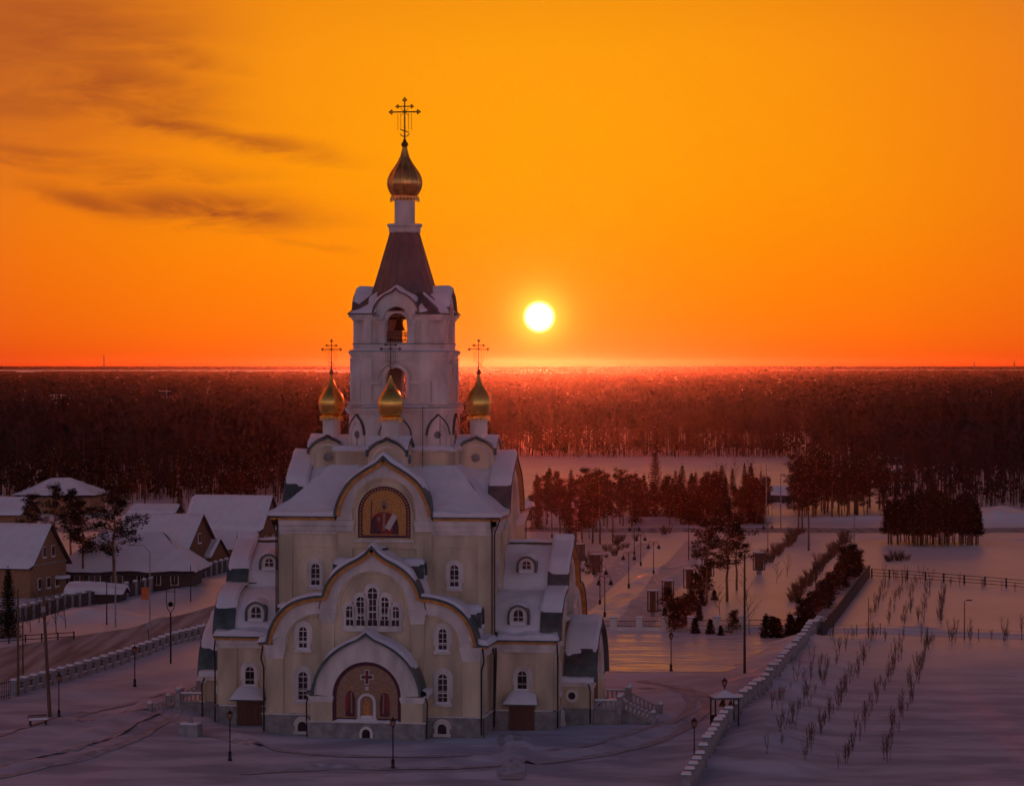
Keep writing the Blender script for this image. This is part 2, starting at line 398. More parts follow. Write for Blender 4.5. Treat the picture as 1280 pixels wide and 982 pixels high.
AP(mo.build('moulding', 'cream', church))
# capitals and pilasters
for s in (-1, 1):
    c = MB()
    for (x0, x1, z0, z1, d) in ((3.3, 5.1, 11.2, 11.65, .42), (3.45, 4.95, 10.75, 11.2, .34), (3.55, 4.85, 10.35, 10.75, .26)):
        c.box(*sorted((s * x0, s * x1)), ARMY - d, ARMY + .01, z0, z1)
    AP(c.build('capital', 'white', church)); c = MB()
    for (x0, x1, z0, z1, d) in ((8.15, 10.2, 7.85, 8.3, .45), (8.25, 10.12, 7.4, 7.85, .36), (8.35, 10.08, 7.0, 7.4, .28)):
        c.box(*sorted((s * x0, s * x1)), ARMY - d, ARMY + .01, z0, z1)
    AP(c.build('capital', 'white', church)); c = MB()
    c.box(*sorted((s * 3.6, s * 4.8)), ARMY - .18, ARMY + .01, 1.9, 10.35); AP(c.build('pilaster', 'cream', church))
    c = MB(); c.box(*sorted((s * 8.4, s * 10.04)), ARMY - .22, ARMY + .01, 1.9, 7.0); AP(c.build('pilaster', 'cream', church))
# five-light window and the four single windows
for cx, z1, hw in ((0, 13.65, .45), (-1.12, 12.8, .41), (1.12, 12.8, .41), (-2.14, 11.95, .35), (2.14, 11.95, .35)):
    AP(window(church, cx, 10.15, z1, hw, ARMY, fw=.22, sill=False))
AP(MB().box(-2.75, 2.75, ARMY - .36, ARMY + .01, 9.62, 9.88).box(-2.6, 2.6, ARMY - .24, ARMY + .01, 9.88, 10.02).build('window_ledge', 'white', church))
for s in (-1, 1):
    AP(window(church, s * 6.55, 7.9, 9.95, .37, ARMY, fw=.34)); AP(window(church, s * 6.55, 3.1, 5.8, .42, ARMY, fw=.36))
    md = MB(); md.lathe([(.32, 0), (.32, .1), (.22, .1), (.22, .05)], 12); md.m = Matrix.Identity(4)
    md.v = [(s * 6.55 + x, ARMY - z, 10.95 + y) for x, y, z in md.v]; AP(md.build('medallion', 'plinth', church))
    AP(window(church, s * 6.55, .35, 1.25, .42, ARMY - .32, fw=.28, sill=False, bars=False))
# plinth round the arm
p = MB(); p.box(-10.35, 10.35, ARMY - .32, ARMY + .02, -1, 1.82).box(-10.35, -9.97, ARMY - .31, CUBE - .3, -1, 1.82).box(9.97, 10.35, ARMY - .31, CUBE - .3, -1, 1.82)
AP(p.build('plinth', 'plinth', church))
p = MB(); p.box(-10.42, 10.42, ARMY - .40, ARMY + .015, 1.825, 1.97).box(-10.42, -9.96, ARMY - .39, CUBE - .3, 1.823, 1.968).box(9.96, 10.42, ARMY - .39, CUBE - .3, 1.823, 1.968)
AP(p.build('plinth_moulding', 'white', church))
# raised gable band of the roof, its ochre soffit, body roof, snow
AP(MB().ring(offset(TREF, .10), offset(TREF, -.13), ARMY - .75, BAND).build('roof_band', 'roof', church, smooth=True))
AP(MB().ring(offset(TREF, -.135), offset(TREF, -.43), ARMY - .66, ARMY - .02).build('gable_trim', 'trim', church))
AP(MB().ring(offset(TREF, -.56), offset(TREF, -.68), BAND - .02, CUBE - .005).build('roof', 'roof', church, smooth=True))
bb, bi = offset(TREF, .09), offset(TREF, -.56)
AP(MB().ring(bb, bi, BAND - .06, BAND + .04).build('band_back', 'roof', church))
f, tot = curve_fn(offset(TREF, .10), ARMY - .73, BAND + .1)
AP(snow_sheet(f, 110, 9, .24, lim=54, rag=5, nscale=.3, seed=1, fade_u=False).build('roof_snow', 'snow', church, smooth=True))
f, tot = curve_fn(offset(TREF, -.56), BAND + .02, CUBE + .3)
AP(snow_sheet(f, 90, 12, .34, lim=84, seed=4, fade_v=False).build('roof_snow', 'snow', church, smooth=True))
for s in (-1, 1):
    # eaves shelf along the arm's flank
    AP(MB().box(*sorted((s * 9.4, s * 10.75)), ARMY - .5, CUBE - .02, 8.32, 8.50).build('eaves', 'roof', church))
    AP(MB().box(*sorted((s * 9.98, s * 10.62)), ARMY - .42, CUBE - .02, 8.12, 8.315).build('soffit', 'trim', church))
    c = MB().box(*sorted((s * 9.98, s * 10.42)), ARMY - .3, CUBE - .02, 7.72, 8.117).box(*sorted((s * 9.97, s * 10.26)), ARMY - .22, CUBE - .02, 7.3, 7.717)
    AP(c.build('cornice', 'white', church))
    def sh(u, v, s=s):
        x = 8.9 + 1.95 * u; return (s * x, ARMY - .55 + (6.0) * v, 8.52 + .5 * (1 - u) ** 2)
    AP(snow_sheet(sh, 8, 24, .42, lim=80, seed=9 + s, fade_v=True).build('eaves_snow', 'snow', church, smooth=True))
    # flank wall: corner pilasters, window, door under a snowy canopy
    xx = s * 10.0
    c = MB()
    for (y0, y1) in ((ARMY + .02, ARMY + 1.7), (CUBE - 1.0, CUBE - .02)): side_parts.append(MB().box(*sorted((xx, xx + s * .18)), y0, y1, 1.98, 7.3).build('pilaster', 'cream', church))
    rot = Matrix.Rotation(R(90) * s, 4, 'Z')
    # built facing -y then turned to face +-x
    before = set(bpy.data.objects)
    wn = window(church, 0, 3.75, 5.55, .42, -10.0, fw=.34)
    gr = MB()
    for t in range(-3, 4): gr.tube((t * .13, -10.17, 3.75), (t * .13, -10.17, 5.1), .018, n=4); gr.tube((-.42, -10.17, 3.85 + .2 * (t + 3)), (.42, -10.17, 3.85 + .2 * (t + 3)), .018, n=4)
    gr.build('grille', 'iron', wn)
    dr = MB().box(-1.02, 1.02, -10.44, -9.98, -.6, 2.25).build('door', 'door', church)
    dd = MB().box(-1.2, -1.02, -10.5, -9.98, -.6, 2.4).box(1.02, 1.2, -10.5, -9.98, -.6, 2.4).box(-1.02, 1.02, -10.5, -9.98, 2.25, 2.4).box(-.03, .03, -10.47, -10.40, -.6, 2.25)
    dd.build('door_frame', 'wood', dr)
    for q in (-.51, .51):
        for z0, z1 in ((.1, .95), (1.1, 2.05)): MB().box(q - .32, q + .32, -10.475, -10.43, z0, z1).build('panel', 'door', dr)
    cp = MB().prism([(-1.55, 2.42), (-1.2, 3.35), (1.2, 3.35), (1.55, 2.42)], -10.2, -10.0)
    cp.add([(-1.6, -11.5, 2.45), (1.6, -11.5, 2.45), (1.2, -10.0, 3.4), (-1.2, -10.0, 3.4), (-1.6, -11.5, 2.57), (1.6, -11.5, 2.57), (1.2, -10.0, 3.52), (-1.2, -10.0, 3.52)],
           [(3, 2, 1, 0), (4, 5, 6, 7), (0, 1, 5, 4), (1, 2, 6, 5), (2, 3, 7, 6), (3, 0, 4, 7)])
    cp.build('canopy', 'roof', church)
    def cs(u, v): return ((-1.65 + 3.3 * u) * (1 - .25 * v), -11.58 + 1.6 * v, 2.6 + .95 * v)
    snow_sheet(cs, 8, 6, .35, lim=80, seed=3).build('canopy_snow', 'snow', church, smooth=True)
    for o in set(bpy.data.objects) - before:
        o.data.transform(Matrix.Translation((0, -13.05 if True else 0, 0)) @ rot)
        if o.parent == church: side_parts.append(o)
# dormers on the upper and lower lobes, both sides
def dormer(s, x, z, w=.62, h=1.5):
    """small round-headed dormer facing +-x"""
    yc = -12.6
    def tr(o): o.data.transform(Matrix.Translation((0, yc, 0)) @ Matrix.Rotation(R(90) * s, 4, 'Z')); return o
    d = AP(tr(MB().prism(arch(w + .22, z, z + h + .25, 8), -x, -x + 2.6).build('dormer', 'white', church)))
    ho = MB().ring(arch(w + .42, z + .1, z + h + .47, 8), arch(w + .23, z + .1, z + h + .26, 8), -x - .22, -x + 2.4)
    tr(ho.build('hood', 'roof', d)); tr(MB().prism(arch(w * .72, z + .42, z + h - .02, 8), -x - .03, -x + .05).build('pane', 'glass', d))
    g = MB().box(-.04, .04, -x - .07, -x - .02, z + .42, z + h - .05).box(-w * .72, w * .72, -x - .07, -x - .02, z + .75, z + .83); tr(g.build('glazing_bars', 'white', d))
    fs, _ = curve_fn(arch(w + .44, z + .9, z + h + .49, 8)[1:-1], -x - .2, -x + 2.2)
    tr(snow_sheet(fs, 16, 6, .2, lim=48, seed=2).build('hood_snow', 'snow', d, smooth=True))
    tr(MB().box(-w - .15, w + .15, -x - .3, -x - .0, z + .05, z + .32, .06).build('sill_snow', 'snow', d))
for s in (-1, 1): dormer(s, 9.5, 9.75); dormer(s, 4.1, 14.25, .55, 1.2)

# ---- porch shell (all four): keel-arched barrel roof on short piers
PY = ARMY - 3.0
def porch_wall(front):
    hole = arch(3.15, 1.7, 7.1, 16)
    sh = [(-5.15, -1.0), (-5.15, 3.9)] + offset(POR, -.12) + [(5.15, 3.9), (5.15, -1.0)]
    return MB().prism(sh, PY + .35, ARMY - .05).build('wall', 'cream', church)
AP(porch_wall(True))
ro, ri = band_between(offset(POR, -.10), semi(3.2, 3.92), 40)
AP(MB().ring(ro, ri, PY - .02, PY + .36).build('archivolt', 'white', church))
for s in (-1, 1):
    c = MB().box(*sorted((s * 3.2, s * 5.2)), PY - .01, PY + .36, 1.62, 3.4); AP(c.build('pier', 'cream', church))
    c = MB().box(*sorted((s * 3.1, s * 5.38)), PY - .16, PY + .5, 3.62, 3.94).box(*sorted((s * 3.16, s * 5.30)), PY - .08, PY + .45, 3.4, 3.618)
    AP(c.build('capital', 'white', church))
    AP(MB().box(*sorted((s * 5.14, s * 5.40)), PY + .5, ARMY - .02, 3.66, 3.93).box(*sorted((s * 5.3, s * 5.55)), PY - .1, ARMY - .02, 3.935, 4.06).build('cornice', 'white', church))
    def es(u, v, s=s): return (s * (4.9 + .75 * u), PY - .25 + 3.2 * v, 4.08 + .3 * (1 - u))
    AP(snow_sheet(es, 4, 12, .3, lim=80, seed=11 + s, fade_v=False).build('eaves_snow', 'snow', church, smooth=True))
AP(MB().ring(offset(POR, .12), offset(POR, -.09), PY - .5, ARMY - .30).build('porch_roof', 'roof', church, smooth=True))
f, _ = curve_fn(offset(POR, .12), PY - .46, ARMY - .28)
AP(snow_sheet(f, 60, 10, .24, lim=57, rag=6, nscale=.3, seed=21).build('porch_snow', 'snow', church, smooth=True))
AP(MB().box(-5.4, 5.4, PY - .12, ARMY - .33, -1.2, 1.55).build('plinth', 'plinth', church))
AP(MB().box(-5.5, 5.5, PY - .2, PY + .4, 1.555, 1.66).build('plinth_moulding', 'white', church))
# round window in the flank of the porch
for s in (-1, 1):
    md = MB(); md.lathe([(.62, 0), (.62, .14), (.36, .14), (.36, .02)], 14); md.v = [(s * (5.15 + z), PY + 1.9 + x, 2.75 + y) for x, y, z in md.v]
    o = md.build('round_window', 'white', church); pn = MB(); pn.lathe([(.36, 0), (.36, .05)], 14); pn.v = [(s * (5.15 + z), PY + 1.9 + x, 2.75 + y) for x, y, z in pn.v]; pn.build('pane', 'glass', o); side_parts.append(o)
# mosaic of the front porch
def flat(name, polys, m, y, parent, th=.03):
    mb = MB()
    for k, q in enumerate(polys): mb.prism(q, y - th - .002 * (k % 4), y)
    return mb.build(name, m, parent)
ell = lambda cx, cz, rx, rz, n=14: [(cx + rx * math.cos(2 * math.pi * k / n), cz + rz * math.sin(2 * math.pi * k / n)) for k in range(n)]
yM = PY + .35
mos = flat('mosaic', [arch(3.2, 1.72, 7.1, 18)], 'icon_dark', yM, church, .03)
flat('mosaic_field', [arch(2.85, 1.95, 6.75, 18)], 'icon_brown', yM - .035, mos, .02)
flat('mosaic_glow', [arch(2.5, 2.6, 6.2, 14)], 'icon_gold', yM - .062, mos, .01).data.materials[0] = MT['icon_brown']
def saint(cx, z0, h, par, robe, y, s=1):
    flat('robe', [[(cx - .42, z0), (cx - .46, z0 + h * .45), (cx - .34, z0 + h * .76), (cx - .12, z0 + h * .84), (cx + .12, z0 + h * .84), (cx + .34, z0 + h * .76), (cx + .46, z0 + h * .45), (cx + .42, z0)]], robe, y, par)
    flat('cloak', [[(cx - .46 * s, z0 + .15), (cx - .46 * s, z0 + h * .6), (cx - .1 * s, z0 + h * .82), (cx - .12 * s, z0 + h * .3)]], 'icon_red', y - .034, par, .012)
    flat('stole', [[(cx + .05 * s, z0 + .3), (cx + .02 * s, z0 + h * .8), (cx + .16 * s, z0 + h * .8), (cx + .2 * s, z0 + .3)]], 'icon_skin', y - .034, par, .012)
    flat('halo', [ell(cx, z0 + h * .92, .25, .25)], 'icon_gold', y, par, .02)
    flat('face', [ell(cx, z0 + h * .91, .12, .15)], 'icon_skin', y - .028, par, .01)
saint(-1.55, 2.1, 2.75, mos, 'icon_dark', yM - .078); saint(1.65, 2.1, 2.6, mos, 'icon_dark', yM - .078, -1)
flat('cross_border', [[(-.22, 5.0), (.22, 5.0), (.22, 5.45), (.62, 5.45), (.62, 5.95), (.22, 5.95), (.22, 6.4), (-.22, 6.4), (-.22, 5.95), (-.62, 5.95), (-.62, 5.45), (-.22, 5.45)]], 'icon_white', yM - .078, mos)
flat('cross_inner', [[(-.13, 5.1), (.13, 5.1), (.13, 5.56), (.5, 5.56), (.5, 5.84), (.13, 5.84), (.13, 6.3), (-.13, 6.3), (-.13, 5.84), (-.5, 5.84), (-.5, 5.56), (-.13, 5.56)]], 'icon_dark', yM - .11, mos, .02)
flat('cross_mark', [[(-.05, 5.3), (.05, 5.3), (.05, 6.1), (-.05, 6.1)], [(-.3, 5.66), (.3, 5.66), (.3, 5.75), (-.3, 5.75)]], 'icon_red', yM - .134, mos, .01)
flat('plaque', [[(-.16, 4.5), (.16, 4.5), (.16, 4.85), (-.16, 4.85)]], 'icon_white', yM - .078, mos)
nw = MB().ring(arch(.85, 1.95, 4.25, 10), arch(.6, 1.95, 4.0, 10), yM - .30, yM - .05).box(-.95, .95, yM - .34, yM - .05, 1.75, 1.95).build('niche', 'white', church)
flat('niche_back', [arch(.6, 1.95, 4.0, 10)], 'icon_brown', yM - .08, nw); flat('niche_figure', [[(-.3, 2.2), (-.33, 2.9), (-.2, 3.35), (.2, 3.35), (.33, 2.9), (.3, 2.2)], ell(0, 3.45, .2, .2)], 'icon_gold', yM - .115, nw)
MB().box(-.58, .58, yM - .29, yM - .09, 1.96, 2.2, .05).build('niche_snow', 'snow', nw)
def ss(u, v): return (-3.05 + 6.1 * u, PY - .14 + .5 * v, 1.67 + .05 * v)
snow_sheet(ss, 20, 3, .14, lim=85, seed=5).build('ledge_snow', 'snow', church, smooth=True)
wv = MB().ring(arch(.62, .2, 1.25, 8), arch(.38, .2, 1.0, 8), PY - .22, PY - .1).build('basement_window', 'white', church); MB().prism(arch(.38, .2, 1.0, 8), PY - .15, PY - .1).build('pane', 'dark', wv)
# entrances of the other three porches: doors, landing, steps
side_parts.append(MB().prism(arch(2.3, 1.56, 5.4, 14), PY + .28, PY + .36).build('tympanum', 'icon_brown', church))
dr = MB().box(-1.1, -.02, PY + .16, PY + .30, 1.56, 4.0).box(.02, 1.1, PY + .16, PY + .30, 1.56, 4.0).build('door', 'door', church); side_parts.append(dr)
lan = MB().box(-4.6, 4.6, PY - 2.7, PY - .13, -1, 1.35).build('landing', 'plinth', church); side_parts.append(lan)
def ls(u, v): return (-4.5 + 9 * u, PY - 2.6 + 2.4 * v, 1.36)
snow_sheet(ls, 14, 6, .22, lim=85, seed=6).build('landing_snow', 'snow', lan, smooth=True)
stp = MB()
for k in range(8): stp.box(-3.2, 3.2, PY - 2.7 - .38 * (k + 1), PY - 2.7 - .38 * k, -1, 1.2 - .165 * k)
st_ = stp.build('stairs', 'concrete', church); side_parts.append(st_)
ssn = MB()
for k in range(8): ssn.box(-3.1, 3.1, PY - 2.7 - .38 * (k + 1) + .06, PY - 2.7 - .38 * k - .01, 1.2 - .165 * k, 1.2 - .165 * k + .09, .02)
ssn.build('stair_snow', 'snow', st_)
bal = MB()
def balus(p, q, mb):
    p = Vector(p); q = Vector(q); n = max(2, int((q - p).length / .42))
    for k in range(n):
        c = p.lerp(q, (k + .5) / n); mb.box(c.x - .08, c.x + .08, c.y - .08, c.y + .08, c.z, c.z + .75)
    d = (q - p)
    for z in (0.0, .75):
        a = [p + Vector((0, 0, z)), q + Vector((0, 0, z))]; sx, sy = (.11, 0) if abs(d.y) > abs(d.x) else (0, .11)
        mb.add([tuple(a[0] + Vector((-sx, -sy, 0))), tuple(a[0] + Vector((sx, sy, 0))), tuple(a[1] + Vector((sx, sy, 0))), tuple(a[1] + Vector((-sx, -sy, 0))),
                tuple(a[0] + Vector((-sx, -sy, .12))), tuple(a[0] + Vector((sx, sy, .12))), tuple(a[1] + Vector((sx, sy, .12))), tuple(a[1] + Vector((-sx, -sy, .12)))],
               [(3, 2, 1, 0), (4, 5, 6, 7), (0, 1, 5, 4), (1, 2, 6, 5), (2, 3, 7, 6), (3, 0, 4, 7)])
for s in (-1, 1):
    balus((s * 4.45, PY - .2, 1.4), (s * 4.45, PY - 2.4, 1.4), bal); balus((s * 3.4, PY - 2.7, 1.35), (s * 3.4, PY - 5.5, 0), bal)
    for (x, y, z) in ((4.45, PY - 2.55, 1.36), (3.4, PY - 2.55, 1.36), (3.4, PY - 5.7, -.2)): bal.box(s * x - .22, s * x + .22, y - .22, y + .22, z - .4, z + 1.15).box(s * x - .28, s * x + .28, y - .28, y + .28, z + 1.15, z + 1.3)
bl = bal.build('balustrade', 'concrete', church); bl['kind'] = 'stuff'; side_parts.append(bl)
bs = MB()
for s in (-1, 1):
    bs.box(s * 4.45 - .14, s * 4.45 + .14, PY - 2.4, PY - .2, 2.27, 2.42, .04)
    for (x, y, z) in ((4.45, PY - 2.55, 2.66), (3.4, PY - 2.55, 2.66), (3.4, PY - 5.7, 1.1)): bs.lathe([(.26, 0), (.25, .12), (.14, .24), (.02, .28)], 8, s * x, y, z)
bs.build('balustrade_snow', 'snow', bl)

# ---- central cube
MB().box(CUBE, -CUBE, CUBE, -CUBE, -1, 19.7).build('wall', 'cream', church)
cu = []
def CP(o): cu.append(o); return o
for s in (-1, 1):
    S2 = lambda a, b: sorted((s * a, s * b))
    c = MB().box(*S2(4.76, 10.7), CUBE - .55, CUBE + .02, 19.05, 19.55).box(*S2(4.66, 10.5), CUBE - .35, CUBE + .02, 18.55, 19.047).box(*S2(4.5, 10.35), CUBE - .18, CUBE + .02, 18.2, 18.547)
    CP(c.build('cornice', 'white', church))
    CP(MB().box(*S2(4.7, 10.9), CUBE - .72, CUBE + .3, 19.555, 19.78).build('soffit', 'trim', church))
    CP(MB().box(*S2(4.75, 11.05), CUBE - .9, CUBE + .3, 19.785, 19.92).build('eaves', 'roof', church))
    CP(MB().box(*S2(4.5, 10.22), CUBE - .1, CUBE + .02, 17.0, 17.13).build('string_course', 'cream', church))
for s in (-1, 1):
    CP(MB().box(*sorted((s * 8.9, s * 10.3)), CUBE - .16, CUBE + .02, 8.6, 18.2).build('pilaster', 'cream', church))
    CP(MB().box(*sorted((s * 3.05, s * 4.5)), CUBE - .24, CUBE + .02, 12.0, 18.2).build('pilaster', 'cream', church))
    CP(MB().box(*sorted((s * 2.85, s * 4.75)), CUBE - .66, CUBE + .03, 19.03, 19.53).box(*sorted((s * 2.95, s * 4.65)), CUBE - .5, CUBE + .03, 18.5, 19.027).build('capital', 'white', church))
    CP(window(church, s * 6.65, 13.25, 15.4, .40, CUBE, fw=.30))
    CP(MB().ring(arch(1.95, 12.4, 16.75, 14, s * 6.65), arch(1.83, 12.4, 16.63, 14, s * 6.65), CUBE - .06, CUBE + .02).build('moulding', 'cream', church))
    CP(MB().path([(s * 10.25, CUBE - .85, 19.7), (s * 10.25, CUBE - .32, 18.4), (s * 10.25, CUBE - .32, 9.0)], .06).build('downpipe', 'iron', church))
# big kokoshnik gable
KI = semi(2.95, 20.6, 18)
CP(MB().prism([(-4.5, 16.9)] + offset(KOK, -.14) + [(4.5, 16.9)], CUBE - .22, CUBE + 1.3).build('kokoshnik', 'cream', church))
a, b = band_between([(-4.6, 19.55)] + offset(KOK, -.2) + [(4.6, 19.55)], [(-3.0, 19.55)] + semi(3.0, 20.6, 18) + [(3.0, 19.55)], 44)
CP(MB().ring(a, b, CUBE - .55, CUBE - .1).build('archivolt', 'white', church))
CP(MB().ring(semi(3.0, 20.6, 18), semi(2.8, 20.6, 18), CUBE - .40, CUBE - .1).ring([(-2.85, 18.25)] + semi(2.85, 20.45, 18) + [(2.85, 18.25)], [(-2.72, 18.25)] + semi(2.72, 20.45, 18) + [(2.72, 18.25)], CUBE - .28, CUBE - .1).build('moulding', 'cream', church))
CP(MB().prism([(-2.9, 17.2)] + semi(2.9, 20.55, 18) + [(2.9, 17.2)], CUBE - .24, CUBE + .01).build('recess', 'cream', church))
CP(MB().ring(offset(KOK, .10), offset(KOK, -.13), CUBE - 1.0, CUBE + 1.3).build('roof_band', 'roof', church, smooth=True))
CP(MB().ring(offset(KOK, -.135), offset(KOK, -.45), CUBE - .9, CUBE - .3).build('gable_trim', 'trim', church))
f, _ = curve_fn(offset(KOK, .10), CUBE - .97, CUBE + 1.35)
CP(snow_sheet(f, 50, 10, .24, lim=60, rag=5, nscale=.3, seed=31).build('roof_snow', 'snow', church, smooth=True))
bk = offset(KOK, -.45)
CP(MB().prism([(-4.2, 19.5)] + bk + [(4.2, 19.5)], CUBE + 1.25, -5.72).build('gable_roof', 'roof', church, smooth=True))
f, _ = curve_fn(offset(KOK, -.44), CUBE + 1.3, -5.6)
CP(snow_sheet(f, 44, 10, .36, lim=95, seed=33, fade_v=False).build('gable_snow', 'snow', church, smooth=True))
# hipped roof between the gables
HP = [(11.05, 19.93), (10.4, 20.25), (9.4, 20.95), (8.2, 21.95), (7.0, 23.2), (5.6, 24.6)]
def hip(u, v, e=0.0):
    t = v * 5; k = min(int(t), 4); w = t - k; r = HP[k][0] + (HP[k + 1][0] - HP[k][0]) * w; z = HP[k][1] + (HP[k + 1][1] - HP[k][1]) * w
    xi = float(np.interp(z, [19.9, 21.0, 22.0, 22.9, 23.7, 24.6], [4.55, 4.3, 3.7, 3.0, 2.1, .8]))
    return (r + (xi - r) * u, -r, z + e)
for s in (-1, 1):
    h = MB()
    for j, (r, z) in enumerate(HP): h.v += [(s * r, -r, z), (s * hip(1, j / 5)[0], -r, z)]
    for j in range(5): h.f.append((2 * j, 2 * j + 1, 2 * j + 3, 2 * j + 2))
    CP(h.build('roof', 'roof', church))
    def hp_(u, v, s=s): p = hip(u, v); return (s * (p[0] + .26 * (1 - u) ** 8), p[1], p[2])
    CP(snow_sheet(hp_, 36, 24, .34, lim=66, seed=37 + s, fade_u=False, rag=24, nscale=.4).build('roof_snow', 'snow', church, smooth=True))
# icon on the front gable
yI = CUBE - .24
ic = flat('icon', [arch(2.52, 17.9, 22.75, 18)], 'icon_dark', yI, church, .05)
fl = flat('icon_border', [], 'icon_gold', yI, ic) if False else None
dots = MB()
for k in range(25):
    a_ = math.pi * k / 24; dots.box(-2.3 * math.cos(a_) - .07, -2.3 * math.cos(a_) + .07, yI - .075, yI - .045, 20.25 + 2.3 * math.sin(a_) - .07, 20.25 + 2.3 * math.sin(a_) + .07)
for s in (-1, 1):
    for k in range(9): dots.box(s * 2.3 - .07, s * 2.3 + .07, yI - .075, yI - .045, 18.05 + .26 * k, 18.19 + .26 * k)
dots.build('icon_border', 'icon_gold', ic)
flat('icon_field', [arch(2.08, 18.15, 22.4, 18)], 'icon_gold', yI - .052, ic, .02)
flat('robe', [[(-1.35, 18.25), (-1.3, 19.4), (-1.05, 20.0), (-.4, 20.35), (.35, 20.3), (.85, 20.1), (1.25, 19.6), (1.35, 18.25)]], 'icon_red', yI - .075, ic)
flat('cloak', [[(-1.35, 18.3), (-1.28, 19.5), (-.9, 19.95), (-.55, 18.8), (-.2, 18.3)], [(.75, 18.25), (.85, 19.9), (1.3, 19.45), (1.38, 18.25)]], 'icon_dark', yI - .108, ic, .02)
flat('stole', [[(-.16, 18.6), (-.12, 20.25), (.12, 20.25), (.1, 18.6)]], 'icon_brown', yI - .108, ic, .02)
flat('halo', [ell(0, 21.05, .62, .62, 18)], 'icon_gold', yI - .075, ic, .012); flat('halo_rim', [], 'icon_dark', yI, ic) if False else None
flat('hair', [[(-.27, 20.6), (-.3, 21.1), (-.2, 21.45), (0, 21.6), (.2, 21.45), (.3, 21.1), (.27, 20.6)]], 'icon_brown', yI - .09, ic, .02)
flat('face', [ell(0, 21.08, .19, .27)], 'icon_skin', yI - .112, ic, .012)
flat('beard', [[(-.17, 21.0), (0, 20.45), (.17, 21.0), (0, 20.92)]], 'icon_dark', yI - .126, ic, .012)
flat('hand', [ell(-.5, 19.7, .14, .2)], 'icon_skin', yI - .13, ic, .012)
flat('scroll', [[(.05, 18.85), (.55, 18.6), (1.3, 19.95), (.8, 20.2)]], 'icon_white', yI - .135, ic, .012)
flat('staff', [[(-1.32, 18.3), (-1.24, 18.3), (-1.16, 21.5), (-1.24, 21.5)]], 'icon_dark', yI - .135, ic, .012)
MB().ring([(-2.72, 17.75), (-2.72, 20.2)] + semi(2.72, 20.25, 18) + [(2.72, 20.2), (2.72, 17.75)], [(-2.53, 17.75), (-2.53, 20.2)] + semi(2.53, 20.25, 18) + [(2.53, 20.2), (2.53, 17.75)], yI - .14, yI + .01).build('icon_frame', 'cream', ic)
MB().box(-2.9, 2.9, yI - .3, yI, 17.5, 17.72).build('icon_sill', 'white', ic)

# ---- low square block under the domes, and the tower
def oct_(s, c): return [(-s + c, -s), (s - c, -s), (s, -s + c), (s, s - c), (s - c, s), (-s + c, s), (-s, s - c), (-s, -s + c)]
MB().box(-5.7, 5.7, -5.7, 5.7, 22, 25.85).build('wall', 'cream', church)
MB().box(-6.0, 6.0, -6.0, 6.0, 25.853, 26.05).build('cornice', 'white', church)
CP(snow_sheet(lambda u, v: ((-6.05 + 12.1 * u) * (1 - .18 * v), -6.05 + 1.1 * v, 26.06 + .15 * v), 36, 4, .3, lim=80, seed=41, fade_u=False).build('ledge_snow', 'snow', church, smooth=True))
def tier(s, c, z0, z1, m='white', name='tower_wall', k=1.0): return MB().vprism(oct_(s, c), z0, z1, k).build(name, m, church)
tier(4.95, 2.1, 26.0, 29.45); tier(5.15, 2.15, 29.45, 29.7, name='cornice'); tier(5.3, 2.2, 29.703, 30.05, name='cornice')
MB().vprism(oct_(5.3, 2.2), 30.053, 30.3, .93).build('ledge_snow', 'snow', church)
def kok_small(cx, cz, w, h): # small keel arch
    return mirror(smooth_curve([(0, cz + h), (w * .18, cz + h * .86), (w * .55, cz + h * .68), (w * .88, cz + h * .35), (w, cz)], 3))
ks = kok_small(0, 27.4, 1.55, 2.0)
for k in range(8):
    # a small blind keel arch with a round medallion on each of the eight faces
    a_ = math.pi / 4 * k; d = 4.96 if k % 2 == 0 else (4.95 * 2 - 2.1) / math.sqrt(2) + .01
    m_ = Matrix.Rotation(a_, 4, 'Z')
    kk = MB(); kk.m = m_; sx = 1.0 if k % 2 == 0 else .84
    o_ = [(x * sx, z) for x, z in ([(-1.55, 26.4)] + ks + [(1.55, 26.4)])]; i_ = [(x * sx, z) for x, z in ([(-1.22, 26.4)] + semi(1.22, 27.35, 20) + [(1.22, 26.4)])]
    a2, b2 = band_between(o_, i_, 26); kk.ring(a2, b2, -d - .16, -d + .05); kob = kk.build('blind_arch', 'white', church)
    ed = MB(); ed.m = m_; ed.ring(offset(o_[1:-1], .10), offset(o_[1:-1], -.02), -d - .24, -d + .02); ed.build('arch_edge', 'roof', kob)
    md = MB(); md.lathe([(.36, 0), (.36, .12), (.24, .12), (.24, .03)], 12); md.v = [tuple(m_ @ Vector((x, -d - z, 27.45 + y))) for x, y, z in md.v]; md.build('medallion', 'plinth', kob)
